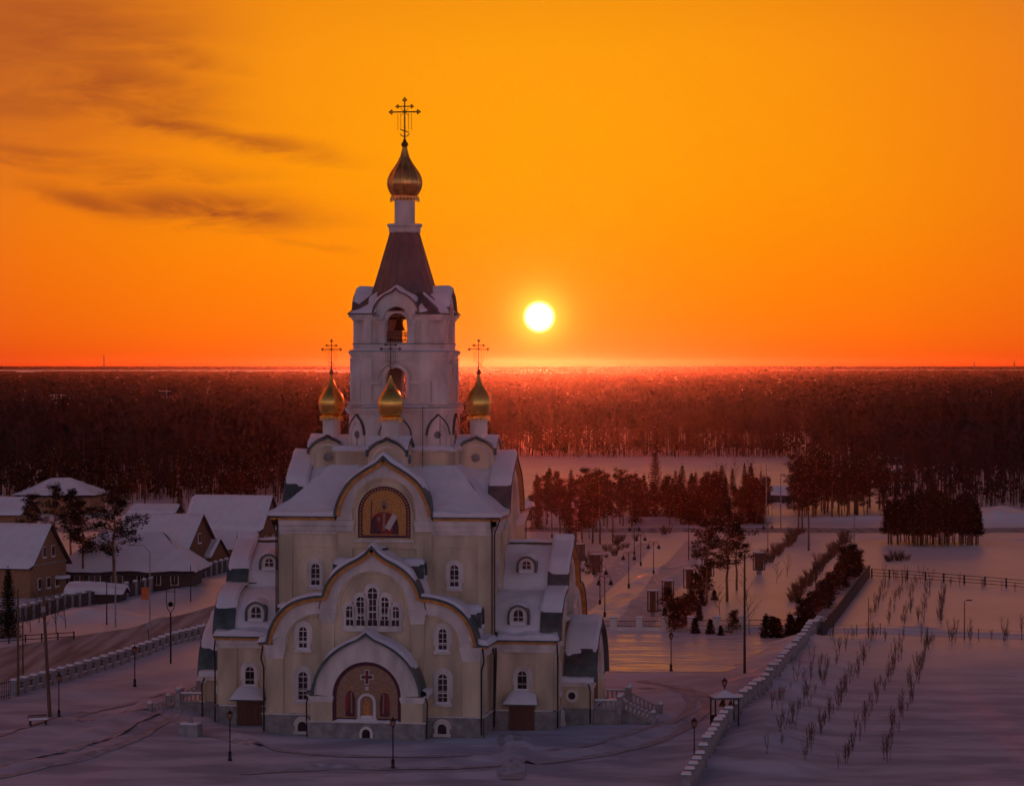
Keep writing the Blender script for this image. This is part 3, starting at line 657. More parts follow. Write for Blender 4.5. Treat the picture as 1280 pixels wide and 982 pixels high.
# upper tiers with real arched openings
def open_tier(s, c, z0, z1, hw, za, zt, th=.9, names='tower_wall'):
    for k in range(4):
        m_ = Matrix.Rotation(math.pi / 2 * k, 4, 'Z')
        q = MB(); q.m = m_
        hole = arch(hw, za, zt, 12)
        q.prism([(-s + c, za), (-s + c, z1), (s - c, z1), (s - c, za)] + hole[::-1], -s, -s + th)
        q.box(-s + c, s - c, -s, -s + th, z0, za); q.build(names, 'white', church)
        q = MB(); q.m = m_
        q.vprism([(-s + c, -s), (-s + c, -s + th), (-s + th, -s + c), (-s, -s + c)], z0, z1); q.build('tower_corner', 'white', church)
T2, T3 = 4.5, 4.2
open_tier(T2, 1.1, 30.0, 34.9, 1.0, 30.5, 33.9)
for k in range(4):
    m_ = Matrix.Rotation(math.pi / 2 * k, 4, 'Z')
    q = MB(); q.m = m_
    q.ring(arch(1.35, 30.4, 34.25, 12), arch(1.0, 30.4, 33.9, 12), -T2 - .3, -T2 + .02)
    q.ring([(-1.95, 32.5)] + kok_small(0, 33.0, 1.95, 1.7) + [(1.95, 32.5)], [(-1.78, 32.5)] + [(x * .91, z - .14) for x, z in kok_small(0, 33.0, 1.95, 1.7)] + [(1.78, 32.5)], -T2 - .24, -T2 + .02)
    q.build('archivolt', 'white', church)
    q = MB(); q.m = m_
    for s in (-1, 1):
        q = MB(); q.m = m_; q.box(*sorted((s * 2.35, s * 3.4)), -T2 - .26, -T2 + .02, 30.1, 34.85).box(*sorted((s * 1.37, s * 3.4)), -T2 - .36, -T2 + .02, 32.3, 32.6); q.build('pilaster', 'white', church)
    q = MB(); q.m = m_; q.vprism([(-T2 + 1.1 - .08, -T2 - .12), (-T2 - .12, -T2 + 1.1 - .08), (-T2 + .2, -T2 + 1.2), (-T2 + 1.2, -T2 + .2)], 30.05, 32.6); q.build('tower_corner', 'white', church)
    q = MB(); q.m = m_; f = lambda u, v: (-1.3 + 2.6 * u, -T2 - .3 + 1.3 * v, 30.35 + .3 * v); 
    sn = snow_sheet(f, 8, 5, .35, lim=85, seed=51 + k); sn.v = [tuple(m_ @ Vector(v)) for v in sn.v]; sn.build('opening_snow', 'snow', church, smooth=True)
MB().vprism(oct_(3.6, .8), 29.9, 30.4).build('tower_floor', 'wood', church)
tier(4.75, 1.15, 34.6, 34.8, name='cornice'); tier(4.68, 1.15, 34.9, 35.15, name='cornice'); tier(4.98, 1.25, 30.35, 30.6, name='cornice'); tier(4.85, 1.2, 35.153, 35.45, name='cornice'); MB().vprism(oct_(4.85, 1.2), 35.453, 35.62, .95).build('ledge_snow', 'snow', church)
tier(4.42, 1.08, 35.5, 36.0); tier(4.5, 1.1, 36.003, 36.18, name='cornice')
open_tier(T3, 1.0, 36.1, 39.3, 1.02, 36.3, 39.15, th=.8)
for k in range(4):
    m_ = Matrix.Rotation(math.pi / 2 * k, 4, 'Z'); q = MB(); q.m = m_
    for s in (-1, 1):
        q = MB(); q.m = m_; q.box(*sorted((s * 1.12, s * 1.75)), -T3 - .3, -T3 + .02, 36.2, 38.1).box(*sorted((s * 1.05, s * 1.95)), -T3 - .42, -T3 + .02, 38.1, 38.4); q.build('pilaster', 'white', church)
        q = MB(); q.m = m_; q.box(*sorted((s * 2.45, s * 3.2)), -T3 - .26, -T3 + .02, 36.2, 38.95); q.build('pilaster', 'white', church)
    q = MB(); q.m = m_
    for z in (36.55, 37.0, 37.3): q.tube((-1.0, -T3 + .3, z), (1.0, -T3 + .3, z), .03, n=4)
    for x in range(-6, 7): q.tube((x * .16, -T3 + .3, 36.3), (x * .16, -T3 + .3, 37.3), .022, n=4)
    q.build('railing', 'iron', church)
MB().vprism(oct_(3.35, .8), 35.9, 36.28).build('tower_floor', 'wood', church)
MB().tube((-3.4, 0, 38.7), (3.4, 0, 38.7), .12).tube((0, -3.4, 38.7), (0, 3.4, 38.7), .12).build('bell_beam', 'wood', church)
MB().lathe([(.02, 1.1), (.22, 1.05), (.30, .8), (.38, .4), (.52, .1), (.62, 0), (.5, .02)], 14, -.3, -1.2, 37.5).build('bell', 'brass', church, smooth=True)
# arcade gables: keel-ended cross roof with eaves
KT = mirror(smooth_curve([(0, 41.55), (.45, 41.15), (1.1, 40.85), (1.75, 40.3), (2.15, 39.6), (2.25, 39.0)], 3))
gables = []
for k in range(4):
    m_ = Matrix.Rotation(math.pi / 2 * k, 4, 'Z'); q = MB(); q.m = m_
    q.prism([(-2.15, 39.0)] + offset(KT, -.1)[1:-1] + [(2.15, 39.0), (1.25, 38.9)] + [(x, z) for x, z in semi(1.25, 38.4 + .1, 14)][::-1] + [(-1.25, 38.9)], -T3 - .3, -2.0)
    q.build('bell_gable', 'white', church)
    q = MB(); q.m = m_; q.ring(semi(1.62, 38.5, 14), semi(1.25, 38.5, 14), -T3 - .42, -T3 - .2); q.build('archivolt', 'white', church)
    q = MB(); q.m = m_; q.ring(offset(KT, .08), offset(KT, -.09), -T3 - .62, -1.8); q.build('gable_roof', 'spire', church)
    f, _ = curve_fn(offset(KT, .08), -T3 - .64, -1.9); sn = snow_sheet(f, 30, 8, .2, lim=58, seed=61 + k, fade_v=True); sn.v = [tuple(m_ @ Vector(v)) for v in sn.v]; sn.build('gable_snow', 'snow', church, smooth=True)
    # lean-to corner roofs rising to the spire
    q = MB(); q.m = m_
    E = T3 + .62; z0, z1 = 39.0, 41.2
    q.add([(-E, -E + .5, z0), (-E + .5, -E, z0), (-1.9, -E, z0), (-1.9, -E, z0 + .12), (-2.0, -2.6, z1), (-2.6, -2.0, z1), (-E, -1.9, z0), (-E, -1.9, z0 + .12), (-E, -E + .5, z0 + .12), (-E + .5, -E, z0 + .12)],
          [(9, 3, 4, 5, 8), (8, 5, 7), (0, 1, 9, 8), (1, 2, 3, 9), (6, 0, 8, 7), (2, 1, 0, 6)]); q.build('corner_roof', 'spire', church)
    def cr(u, v, E=E):
        # bilinear patch over the corner
        a = Vector((-E + .25, -E + .25, 39.13)); b = Vector((-1.9, -E, 39.13)); c_ = Vector((-E, -1.9, 39.13)); d = Vector((-2.3, -2.3, 41.25))
        return a * (1 - u) * (1 - v) + b * u * (1 - v) + c_ * (1 - u) * v + d * u * v
    sn = snow_sheet(cr, 10, 10, .22, lim=66, seed=71 + k); sn.v = [tuple(m_ @ Vector(v)) for v in sn.v]; sn.build('corner_snow', 'snow', church, smooth=True)
    q = MB(); q.m = m_; q.box(-T3 - .42, -2.3, -T3 - .42, -T3 + .1, 38.72, 38.99).box(2.3, T3 + .42, -T3 - .418, -T3 + .1, 38.72, 38.992).box(-T3 - .2, -1.4, -T3 - .2, -T3 + .1, 38.45, 38.715).box(1.4, T3 + .2, -T3 - .198, -T3 + .1, 38.45, 38.717); q.build('cornice', 'white', church)
for s_, c_, z_ in ((5.36, 2.22, 30.052), (4.91, 1.22, 35.452), (4.56, 1.12, 36.182), (5.2, 2.17, 29.702)): MB().vprism(oct_(s_, c_), z_ - .02, z_ + .045).build('shade_line', 'roof', church)  # dark strips added on the cornices to paint in the tower's relief shade
# spire: eight planes with standing ridges
def octr(r): return [(r * math.cos(math.pi / 8 + math.pi / 4 * k), r * math.sin(math.pi / 8 + math.pi / 4 * k)) for k in range(8)]
b0, b1, zs0, zs1 = octr(3.65), octr(1.42), 39.6, 47.05
for k in range(8):
    j = (k + 1) % 8
    MB().add([(*b0[k], zs0), (*b0[j], zs0), (*b1[j], zs1), (*b1[k], zs1), (0, 0, zs0), (0, 0, zs1)], [(0, 1, 2, 3), (4, 1, 0), (5, 3, 2), (0, 3, 5, 4), (1, 4, 5, 2)]).build('spire_panel', 'spire', church)
sp = MB()
for k in range(8):
    sp.tube((*b0[k], zs0), (*b1[k], zs1), .085, .06, 5); j = (k + 1) % 8
    for t in (1 / 3, 2 / 3):
        p0 = Vector((*b0[k], zs0)).lerp(Vector((*b0[j], zs0)), t); p1 = Vector((*b1[k], zs1)).lerp(Vector((*b1[j], zs1)), t); sp.tube(p0, p1, .03, n=4)
sp.build('spire_ridges', 'spire', church)
MB().lathe([(1.3, 0), (1.55, .12), (1.55, .55), (1.72, .7), (1.72, .92), (1.1, .95)], 24, 0, 0, 46.95).build('neck_ring', 'white', church)
MB().lathe([(1.0, 0), (1.0, 2.5)], 24, 0, 0, 47.85).build('neck', 'white', church, smooth=True)
def frill(r, z, n=24):
    q = MB()
    for k in range(n):
        a = 2 * math.pi * k / n; q.tube((r * math.cos(a), r * math.sin(a), z + .12), (r * 1.06 * math.cos(a), r * 1.06 * math.sin(a), z - .28), .09, .02, 4)
    return q
fuse(MB().lathe([(1.0, 0), (1.2, .1), (1.38, .28), (1.38, .42), (1.1, .5)], 24, 0, 0, 50.15), frill(1.36, 50.3)).build('dome_collar', 'copper', church)
def onion(mb, prof, n, cx, cy, cz, lobes=0, amp=.03):
    vs = []; fs = []
    for r, z in prof:
        for k in range(n):
            a = 2 * math.pi * k / n; rr = r * (1 - (amp * abs(math.sin(lobes * a / 2)) if lobes else 0)); vs.append((cx + rr * math.cos(a), cy + rr * math.sin(a), cz + z))
    for i in range(len(prof) - 1):
        for k in range(n): a, b = i * n + k, i * n + (k + 1) % n; fs.append((a, b, b + n, a + n))
    return mb.add(vs, fs)
BIG = smooth_curve([(1.12, 0), (1.44, .4), (1.66, .9), (1.72, 1.35), (1.62, 1.85), (1.34, 2.4), (.98, 2.9), (.66, 3.4), (.42, 3.9), (.27, 4.4), (.16, 4.9)], 3)
bd = onion(MB(), BIG, 48, 0, 0, 50.55, 12, .045).build('dome', 'copper', church, smooth=True)
q = MB()
for k in range(12):
    a = 2 * math.pi * k / 12; q.path([((r + .02) * math.cos(a), (r + .02) * math.sin(a), 50.55 + z) for r, z in BIG[::2]], .035, 4)
q.build('dome_ribs', 'gold', bd)
def cross(name, parent, cx, cy, z0, z1, span, m='brass', r=.07):
    """ornate orthodox cross with trefoil ends, a small upper bar, slanted foot bar, crescent and rays; faces the front"""
    q = MB(); h = z1 - z0; zc = z0 + h * .70; zu = z0 + h * .84
    q.tube((cx, cy, z0 - .2), (cx, cy, z1), r, r * .8, 6)
    def tre(x, z, dx, dz, k=1.0):
        for ax, az in ((dx, dz), (dz * .8, dx * .8), (-dz * .8, -dx * .8)): q.lathe([(.01, -r * 1.6 * k), (r * 1.6 * k, 0), (.01, r * 1.6 * k)], 6, x + ax * r * 2 * k, cy, z + az * r * 2 * k)
    for zz, sp_, k in ((zc, span, 1), (zu, span * .52, .85)):
        q.tube((cx - sp_, cy, zz), (cx + sp_, cy, zz), r * .85 * k, n=6); tre(cx - sp_, zz, -1, 0, k); tre(cx + sp_, zz, 1, 0, k)
    tre(cx, z1, 0, 1); q.lathe([(.01, -r * 2.2), (r * 2.2, 0), (.01, r * 2.2)], 8, cx, cy, zc)
    zf = z0 + h * .22; q.tube((cx - span * .33, cy, zf + h * .035), (cx + span * .33, cy, zf - h * .035), r * .7, n=5)
    cz_ = z0 + h * .14
    q.path([(cx + span * .36 * math.sin(t), cy, cz_ - span * .30 * math.cos(t) + span * .12) for t in [-1.3 + 2.6 * k / 8 for k in range(9)]], r * .6, 5)
    for s in (-1, 1):
        for w in (.30, .52): q.path([(cx + s * (span * w + .06 * math.sin(t * 3)), cy, zc - .12 - t * h * .085) for t in range(0, 6)], r * .28, 4)
        for s2 in (-1, 1): q.tube((cx + s * span * .08, cy, zc + s2 * span * .08), (cx + s * span * .34, cy, zc + s2 * span * .30), r * .4, r * .2, 4)
    return q.build(name, m, parent)
MB().lathe([(.16, 0), (.2, .06), (.34, .22), (.36, .36), (.28, .52), (.13, .62), (.2, .72), (.1, .86)], 14, 0, 0, 55.3).build('orb', 'brass', church, smooth=True)
cross('cross', church, 0, 0, 56.1, 59.95, 1.3, r=.085)
# four small domes on cross-gabled boxes
SML = smooth_curve([(.72, 0), (1.0, .25), (1.2, .75), (1.26, 1.3), (1.14, 1.85), (.84, 2.4), (.52, 2.85), (.30, 3.3), (.15, 3.75), (.08, 4.1)], 3)
KB = kok_small(0, 25.5, 1.95, 1.65)
DR = 7.3
for k, lab in enumerate(('', '', '', '')):
    a = math.pi / 2 * k; cx, cy = DR * math.sin(a), -DR * math.cos(a)
    mt = Matrix.Translation((cx, cy, 0))
    q = MB(); q.m = mt; q.box(-1.75, 1.75, -1.75, 1.75, 21.5, 25.6); q.build('dome_base', 'cream', church)
    for j in range(4):
        m_ = mt @ Matrix.Rotation(math.pi / 2 * j, 4, 'Z')
        q = MB(); q.m = m_; q.prism([(-1.78, 25.3)] + [(max(-1.78, min(1.78, x)), z) for x, z in offset(KB, -.08)] + [(1.78, 25.3)], -1.8, -1.5); o = q.build('dome_gable', 'cream', church)
        q = MB(); q.m = m_; q.ring(offset(KB, .08), offset(KB, -.07), -2.05, -1.78); kbi = [(x, z) for x, z in KB if z > 26.05]; q.ring(offset(kbi, .07), offset(kbi, -.3), -1.785, 0.1); q.build('gable_roof', 'roof', o)
        md = MB(); md.lathe([(.42, 0), (.42, .12), (.27, .12), (.27, .03)], 12); md.v = [tuple(m_ @ Vector((x, -1.8 - z, 25.2 + y))) for x, y, z in md.v]; md.build('medallion', 'plinth', o)
        q = MB(); q.m = m_; q.ring([(-1.45, 24.0), (-1.45, 25.0)] + semi(1.45, 25.05, 12) + [(1.45, 25.0), (1.45, 24.0)], [(-1.3, 24.0), (-1.3, 25.0)] + semi(1.3, 25.05, 12) + [(1.3, 25.0), (1.3, 24.0)], -1.9, -1.7); q.build('moulding', 'white', o)
        f, _ = curve_fn(offset(kbi, .08), -2.04, -.2); sn = snow_sheet(f, 26, 6, .16, lim=80, seed=81 + k * 4 + j, fade_v=False); sn.v = [tuple(m_ @ Vector(v)) for v in sn.v]; sn.build('gable_snow', 'snow', o, smooth=True)
    MB().lathe([(1.0, 0), (.9, .3), (.87, .4), (.87, 2.3), (.98, 2.4), (.98, 2.5)], 20, cx, cy, 26.4).build('drum', 'white', church, smooth=True)
    fr = fuse(MB().lathe([(.9, 0), (1.02, .08), (1.1, .2), (1.1, .3), (.8, .36)], 20, 0, 0, 28.85), frill(1.08, 28.97, 20)); fr.v = [(x + cx, y + cy, z) for x, y, z in fr.v]; fr.build('dome_collar', 'gold', church)
    d = onion(MB(), SML, 32, cx, cy, 29.15).build('dome', 'gold', church, smooth=True)
    MB().lathe([(1.272, 0), (1.285, .03), (1.272, .06)], 32, cx, cy, 30.4).build('dome_seam', 'gold', d)
    MB().lathe([(.1, 0), (.16, .05), (.24, .2), (.2, .38), (.1, .46), (.15, .52), (.06, .62)], 12, cx, cy, 33.15).build('orb', 'brass', d, smooth=True)
    cross('cross', church, cx, cy, 33.75, 36.5, .88, r=.055)
# lightning rods and small wall lamps
for (x, y, z0, z1) in ((2.9, -6.2, 24.4, 30.2), (-3.6, -5.6, 26.2, 27.9), (4.4, -5.2, 26.1, 29.0), (-2.3, -6.0, 26.1, 27.4)): MB().tube((x, y, z0), (x, y, z1), .035, n=5).build('lightning_rod', 'iron', church)
for s in (-1, 1):
    AP(MB().path([(s * 10.3, ARMY - .35, 8.25), (s * 10.45, ARMY - .45, 7.0), (s * 10.2, ARMY - .42, 6.2), (s * 10.2, ARMY - .42, .3)], .08).build('downpipe', 'iron', church))
    AP(MB().path([(s * 5.4, PY + .3, 4.0), (s * 5.62, PY + .1, 3.3), (s * 5.55, PY + .1, .2)], .07).build('downpipe', 'iron', church))
    AP(MB().path([(s * 10.22, CUBE - .4, 8.2), (s * 10.5, CUBE - .5, 7.1), (s * 10.42, CUBE - .3, .3)], .08).build('downpipe', 'iron', church))
# copy front arm to the other three sides; doors and steps only away from the apse
def turn_copy(o, k):
    c = copy_tree(o, church); c.rotation_euler = (0, 0, math.pi / 2 * k)
for o in arm_parts + cu + side_parts: freeze(o)
for k in (1, 2, 3):
    for o in arm_parts + cu: turn_copy(o, k)
for k in (2, 3): 
    for o in side_parts: turn_copy(o, k)
for o in side_parts: o.rotation_euler = (0, 0, math.pi / 2)
# ================================================================ GROUND
def tagk(o, kind): o['kind'] = kind; return o
rs = np.random.RandomState(3)
LAT = rs.rand(256, 256)
def vnoise(x, y):
    xi = np.floor(x).astype(int); yi = np.floor(y).astype(int); fx = x - xi; fy = y - yi
    fx = fx * fx * (3 - 2 * fx); fy = fy * fy * (3 - 2 * fy)
    a = LAT[xi % 256, yi % 256]; b = LAT[(xi + 1) % 256, yi % 256]; c = LAT[xi % 256, (yi + 1) % 256]; d = LAT[(xi + 1) % 256, (yi + 1) % 256]
    return (a * (1 - fx) + b * fx) * (1 - fy) + (c * (1 - fx) + d * fx) * fy - .5
def seg_dist(x, y, p, q):
    px, py = p; qx, qy = q; dx_, dy_ = qx - px, qy - py; l2 = dx_ * dx_ + dy_ * dy_
    t = np.clip(((x - px) * dx_ + (y - py) * dy_) / l2, 0, 1); return np.hypot(x - px - t * dx_, y - py - t * dy_)
def G2(px, py): g = gp(px, py); return (g.x, g.y)
RIDGES = [  # (points in the photo, height, half width)
    ([(1012, 806), (985, 850), (958, 900), (935, 960)], 1.15, 4.5),
    ([(1030, 800), (1060, 806), (1100, 800)], .5, 3.0),
    ([(1045, 789), (1160, 792), (1290, 797)], .7, 1.8),
    ([(775, 845), (850, 846), (890, 858), (935, 868)], .55, 2.6),
    ([(60, 872), (130, 866), (200, 848), (262, 838)], .45, 2.4),
    ([(40, 960), (110, 945), (170, 925)], .35, 1.4), ([(0, 930), (40, 918), (80, 903)], .5, 2.2),
    ([(758, 786), (800, 757), (830, 737), (875, 708)], 1.0, 2.2), ([(738, 776), (780, 745), (812, 722)], .8, 1.6),
    ([(720, 760), (755, 725), (800, 695), (830, 680)], .8, 1.8), ([(855, 712), (900, 706), (945, 700)], .5, 2.6), ([(790, 712), (812, 714), (830, 708)], .5, 2.4),
    ([(930, 700), (955, 684), (985, 674)], .5, 2.2),
    ([(98, 765), (150, 757), (210, 745), (290, 724)], .6, 2.2), ([(0, 792), (60, 782), (98, 776), (130, 772)], 1.0, 3.2),
    ([(660, 652), (720, 650), (800, 652), (900, 650), (1100, 651), (1290, 656)], .9, 5.0), ([(850, 668), (1000, 672), (1120, 673), (1290, 676)], .5, 3.5),
    ([(120, 905), (200, 890), (260, 905), (330, 940)], .42, .7), ([(0, 950), (120, 915), (220, 860)], .4, .6), ([(0, 965), (150, 925), (240, 870)], .4, .6), ([(330, 962), (520, 958), (740, 940), (860, 905)], .4, .7), ([(300, 975), (560, 972), (800, 950)], .4, .6), ([(640, 965), (640, 920)], .42, .4), ([(662, 965), (650, 920)], .42, .4), ([(780, 870), (830, 868), (860, 885), (800, 900), (770, 885)], .25, .7),
    ([(0, 868), (60, 852), (160, 826), (262, 799)], .35, 1.5),
]
MOUNDS = [((712, 651), 4.2, 9, 7), ((690, 648), 2.6, 8, 6), ((845, 645), 1.8, 14, 6), ((1245, 652), 3.2, 9, 7), ((1222, 648), 2.4, 7, 6), ((1275, 655), 2.0, 9, 6), ((260, 893), 1.6, 2.6, 2.2), ((247, 905), .9, 2.0, 2.0), ((83, 893), .5, 2.0, 1.2),
          ((820, 872), .5, 5, 4), ((150, 775), .8, 6, 4), ((250, 915), .4, 5, 3), ((300, 925), .35, 5, 1.5), ((560, 935), .4, 8, 1.5), ((720, 915), .3, 8, 3), ((940, 790), .4, 8, 4)]
RW = [([G2(*p) for p in pts], h, w) for pts, h, w in RIDGES]
MW = [(G2(*p), h, a, b) for p, h, a, b in MOUNDS]
def H(x, y):
    x = np.atleast_1d(np.asarray(x, float)); y = np.atleast_1d(np.asarray(y, float))
    near = np.clip((900 - y) / 200, 0, 1)
    h = .22 * vnoise(x / 23 + 5, y / 31) + .12 * vnoise(x / 7 + 9, y / 12) + .05 * vnoise(x / 2.6, y / 4.5)
    wob = 1 + .9 * vnoise(x / 4 + 3, y / 5) + .5 * vnoise(x / 1.5, y / 1.7)
    for pts, hh, w in RW:
        d = np.full(x.shape, 1e9)
        for p, q in zip(pts[:-1], pts[1:]): d = np.minimum(d, seg_dist(x, y, p, q))
        h = h + hh * np.exp(-(d / w) ** 2) * wob
    for (mx, my), hh, a, b in MW:
        h = h + hh * np.exp(-((x - mx) / a) ** 2 - ((y - my) / b) ** 2) * (.8 + .2 * wob)
    # level inside the church footprint
    c, s = math.cos(TH), math.sin(TH); lx = (x + 10.46) * c - (y - 281) * s; ly = (x + 10.46) * s + (y - 281) * c
    inside = np.clip(np.maximum(np.abs(lx), np.abs(ly)) / 9 - 1.5, 0, 1) ; h = h * (.35 + .65 * inside)
    t = np.clip((y - 8600) / 3600, 0, 1); far = 22 * t * t * (3 - 2 * t)      # added rise on flat land, shortens the haze path to dim the horizon
    return h * near + far
def hz_(x, y): return float(H(x, y)[0])
def GP(px, py, dz_=0.0):
    g = gp(px, py)
    for _ in range(3):
        z = hz_(g.x, g.y); g = gp(px, py, z)
    g.z = hz_(g.x, g.y) + dz_; return g
def axis(a, b, step, out, far, k=1.35):
    c = list(np.arange(a, b + .01, step)); d = step; v = c[0]; lo = []
    while v > -far[0]: d *= k; v -= d; lo.append(max(v, -far[0]))
    d = step; v = c[-1]; hi = []
    while v < far[1]: d *= k; v += d; hi.append(min(v, far[1]))
    return np.array(lo[::-1] + c + hi)
gx = axis(-118, 128, 1.0, 0, (6000, 6000)); gy = axis(224, 700, 1.0, 0, (70, 15000), 1.12)
GX, GY = np.meshgrid(gx, gy); GZ = H(GX.ravel(), GY.ravel())
V = np.stack([GX.ravel(), GY.ravel(), GZ], 1); nx, ny = len(gx), len(gy)
ii, jj = np.meshgrid(np.arange(nx - 1), np.arange(ny - 1)); k0 = (jj * nx + ii).ravel()
F = np.stack([k0, k0 + 1, k0 + nx + 1, k0 + nx], 1)
def snow_ground():
    m = bpy.data.materials.new('snow_ground'); m.use_nodes = True; t = m.node_tree; b = t.nodes['Principled BSDF']
    b.inputs['IOR'].default_value = 1.31; b.inputs['Roughness'].default_value = .6; b.inputs['Specular IOR Level'].default_value = .35
    tc = t.nodes.new('ShaderNodeTexCoord')
    def nz(scale, st, det=6, rot=0):
        mp = t.nodes.new('ShaderNodeMapping'); mp.inputs['Scale'].default_value = st; mp.inputs['Rotation'].default_value = (0, 0, rot); t.links.new(tc.outputs['Object'], mp.inputs[0])
        n = t.nodes.new('ShaderNodeTexNoise'); n.inputs['Scale'].default_value = scale; n.inputs['Detail'].default_value = det; t.links.new(mp.outputs[0], n.inputs[0]); return n.outputs[0]
    # trampled, rough snow near the church, with the dim foreground light painted into its darker colour; wind-crusted, glossier snow on the open fields beyond
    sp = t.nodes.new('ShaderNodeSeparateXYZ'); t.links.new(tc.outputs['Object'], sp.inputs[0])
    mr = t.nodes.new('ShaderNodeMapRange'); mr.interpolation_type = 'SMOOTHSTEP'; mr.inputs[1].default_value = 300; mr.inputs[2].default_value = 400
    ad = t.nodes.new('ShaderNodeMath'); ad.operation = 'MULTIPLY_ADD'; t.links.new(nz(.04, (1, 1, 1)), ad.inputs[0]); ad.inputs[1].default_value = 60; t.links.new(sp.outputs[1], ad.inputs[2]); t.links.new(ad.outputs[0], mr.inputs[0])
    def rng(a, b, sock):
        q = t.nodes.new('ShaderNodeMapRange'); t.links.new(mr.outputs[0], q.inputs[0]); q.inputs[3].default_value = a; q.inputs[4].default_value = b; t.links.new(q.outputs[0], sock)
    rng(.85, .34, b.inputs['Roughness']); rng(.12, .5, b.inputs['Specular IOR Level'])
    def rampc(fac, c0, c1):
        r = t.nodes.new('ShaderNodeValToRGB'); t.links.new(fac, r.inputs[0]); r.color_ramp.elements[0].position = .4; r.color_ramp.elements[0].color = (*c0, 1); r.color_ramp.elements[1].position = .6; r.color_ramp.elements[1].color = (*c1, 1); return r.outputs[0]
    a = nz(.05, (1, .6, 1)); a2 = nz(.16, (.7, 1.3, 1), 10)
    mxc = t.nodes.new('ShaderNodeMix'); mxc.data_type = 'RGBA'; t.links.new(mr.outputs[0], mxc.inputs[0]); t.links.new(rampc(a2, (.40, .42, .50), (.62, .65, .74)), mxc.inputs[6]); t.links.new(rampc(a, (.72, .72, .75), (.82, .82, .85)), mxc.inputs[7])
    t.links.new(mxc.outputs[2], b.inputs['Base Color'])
    w1 = nz(.35, (.6, 1.3, 1), 9, R(14)); w2 = nz(2.2, (.7, 1.2, 1), 6); 
    mx = t.nodes.new('ShaderNodeMath'); mx.operation = 'MULTIPLY_ADD'; t.links.new(w2, mx.inputs[0]); mx.inputs[1].default_value = .18; t.links.new(w1, mx.inputs[2])
    bp = t.nodes.new('ShaderNodeBump'); bp.inputs['Distance'].default_value = .28; bp.inputs['Strength'].default_value = .8; t.links.new(mx.outputs[0], bp.inputs['Height']); t.links.new(bp.outputs[0], b.inputs['Normal'])
    return m
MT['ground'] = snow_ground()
MT['road'] = mat('snowy_asphalt', (.50, .48, .49), .8, var=.3, scale=.5, bump=.03, spec=.2, col2=(.24, .21, .20), stretch=(1.4, .08, 1), bscale=1.2)
MT['packed'] = mat('packed_snow', (.62, .61, .64), .6, var=.2, scale=.4, bump=.03, bscale=1.5, stretch=(.3, 1.5, 1))
MT['ice'] = mat('wind_polished_snow', (.76, .75, .78), .25, var=.15, scale=.25, bump=.06, bscale=.6, stretch=(.35, 1.5, 1), ior=1.31, spec=.6)
_t = MT['ice'].node_tree; _b = _t.nodes['Principled BSDF']; _n = _t.nodes.new('ShaderNodeTexNoise'); _m = _t.nodes.new('ShaderNodeMapping'); _c = _t.nodes.new('ShaderNodeTexCoord'); _r = _t.nodes.new('ShaderNodeMapRange')
_m.inputs['Scale'].default_value = (.12, .75, 1); _m.inputs['Rotation'].default_value = (0, 0, R(-6)); _n.inputs['Scale'].default_value = 1.0; _n.inputs['Detail'].default_value = 7; _t.links.new(_c.outputs['Object'], _m.inputs[0]); _t.links.new(_m.outputs[0], _n.inputs[0]); _t.links.new(_n.outputs[0], _r.inputs[0])
_r.inputs[1].default_value = .42; _r.inputs[2].default_value = .60; _r.inputs[3].default_value = .20; _r.inputs[4].default_value = .55; _t.links.new(_r.outputs[0], _b.inputs['Roughness'])
MT['lake'] = mat('frozen_lake_snow', (.8, .8, .82), .7, var=.1, scale=.001)
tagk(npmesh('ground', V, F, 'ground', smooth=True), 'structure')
def sheet(name, m, left, right, lift=.05, nu=8, step=2.0):
    """strip between two polylines (photo points turned to ground points), draped on the snow"""
    A = [Vector((*p, 0)) for p in left]; B = [Vector((*p, 0)) for p in right]; VV = []; n = 0
    def along(P, t):
        t *= len(P) - 1; k = min(int(t), len(P) - 2); return P[k].lerp(P[k + 1], t - k)
    rows = max(2, int(sum((p - q).length for p, q in zip(A[:-1], A[1:])) / step))
    for i in range(rows + 1):
        a, b = along(A, i / rows), along(B, i / rows)
        for j in range(nu + 1): p = a.lerp(b, j / nu); VV.append((p.x, p.y))
    VV = np.array(VV); z = H(VV[:, 0], VV[:, 1]) + lift; FF = []
    for i in range(rows):
        for j in range(nu): k = i * (nu + 1) + j; FF.append((k, k + 1, k + nu + 2, k + nu + 1))
    return tagk(npmesh(name, np.column_stack([VV, z]), FF, m, smooth=True), 'structure')
rl = [G2(-160, 834), G2(0, 811), G2(160, 786), G2(277, 754), G2(330, 734)]; rr = [G2(-160, 900), G2(0, 854), G2(160, 812), G2(277, 774), G2(348, 746)]
sheet('road', 'road', rl, rr, .05, 24, 1.0)
sheet('road', 'road', [(-260, 592), (-60, 592), (60, 590), (260, 588)], [(-260, 608), (-60, 608), (60, 607), (260, 604)], .05, 10, 2.0)
sheet('path', 'packed', [G2(770, 790), G2(800, 745), G2(826, 712), G2(858, 676)], [G2(812, 788), G2(842, 745), G2(872, 712), G2(900, 676)], .04, 8, 2.0)
sheet('path', 'packed', [G2(700, 790), G2(735, 735), G2(770, 700), G2(800, 678)], [G2(722, 790), G2(760, 740), G2(800, 703), G2(824, 680)], .04, 8, 2.0)
ys = np.linspace(320, 364.5, 24); sheet('yard', 'ice', [(9 + 1.6 * math.sin(y * .5), y) for y in ys], [(24 + (y - 320) * .30 + .9 * math.sin(y * .9 + 1), y + 1.0 * math.sin(y)) for y in ys], .035, 30, 1.0)
MT['rut'] = mat('trodden_snow', (.44, .44, .49), .8, var=.3, scale=1.2, bump=.05, bscale=2.5)
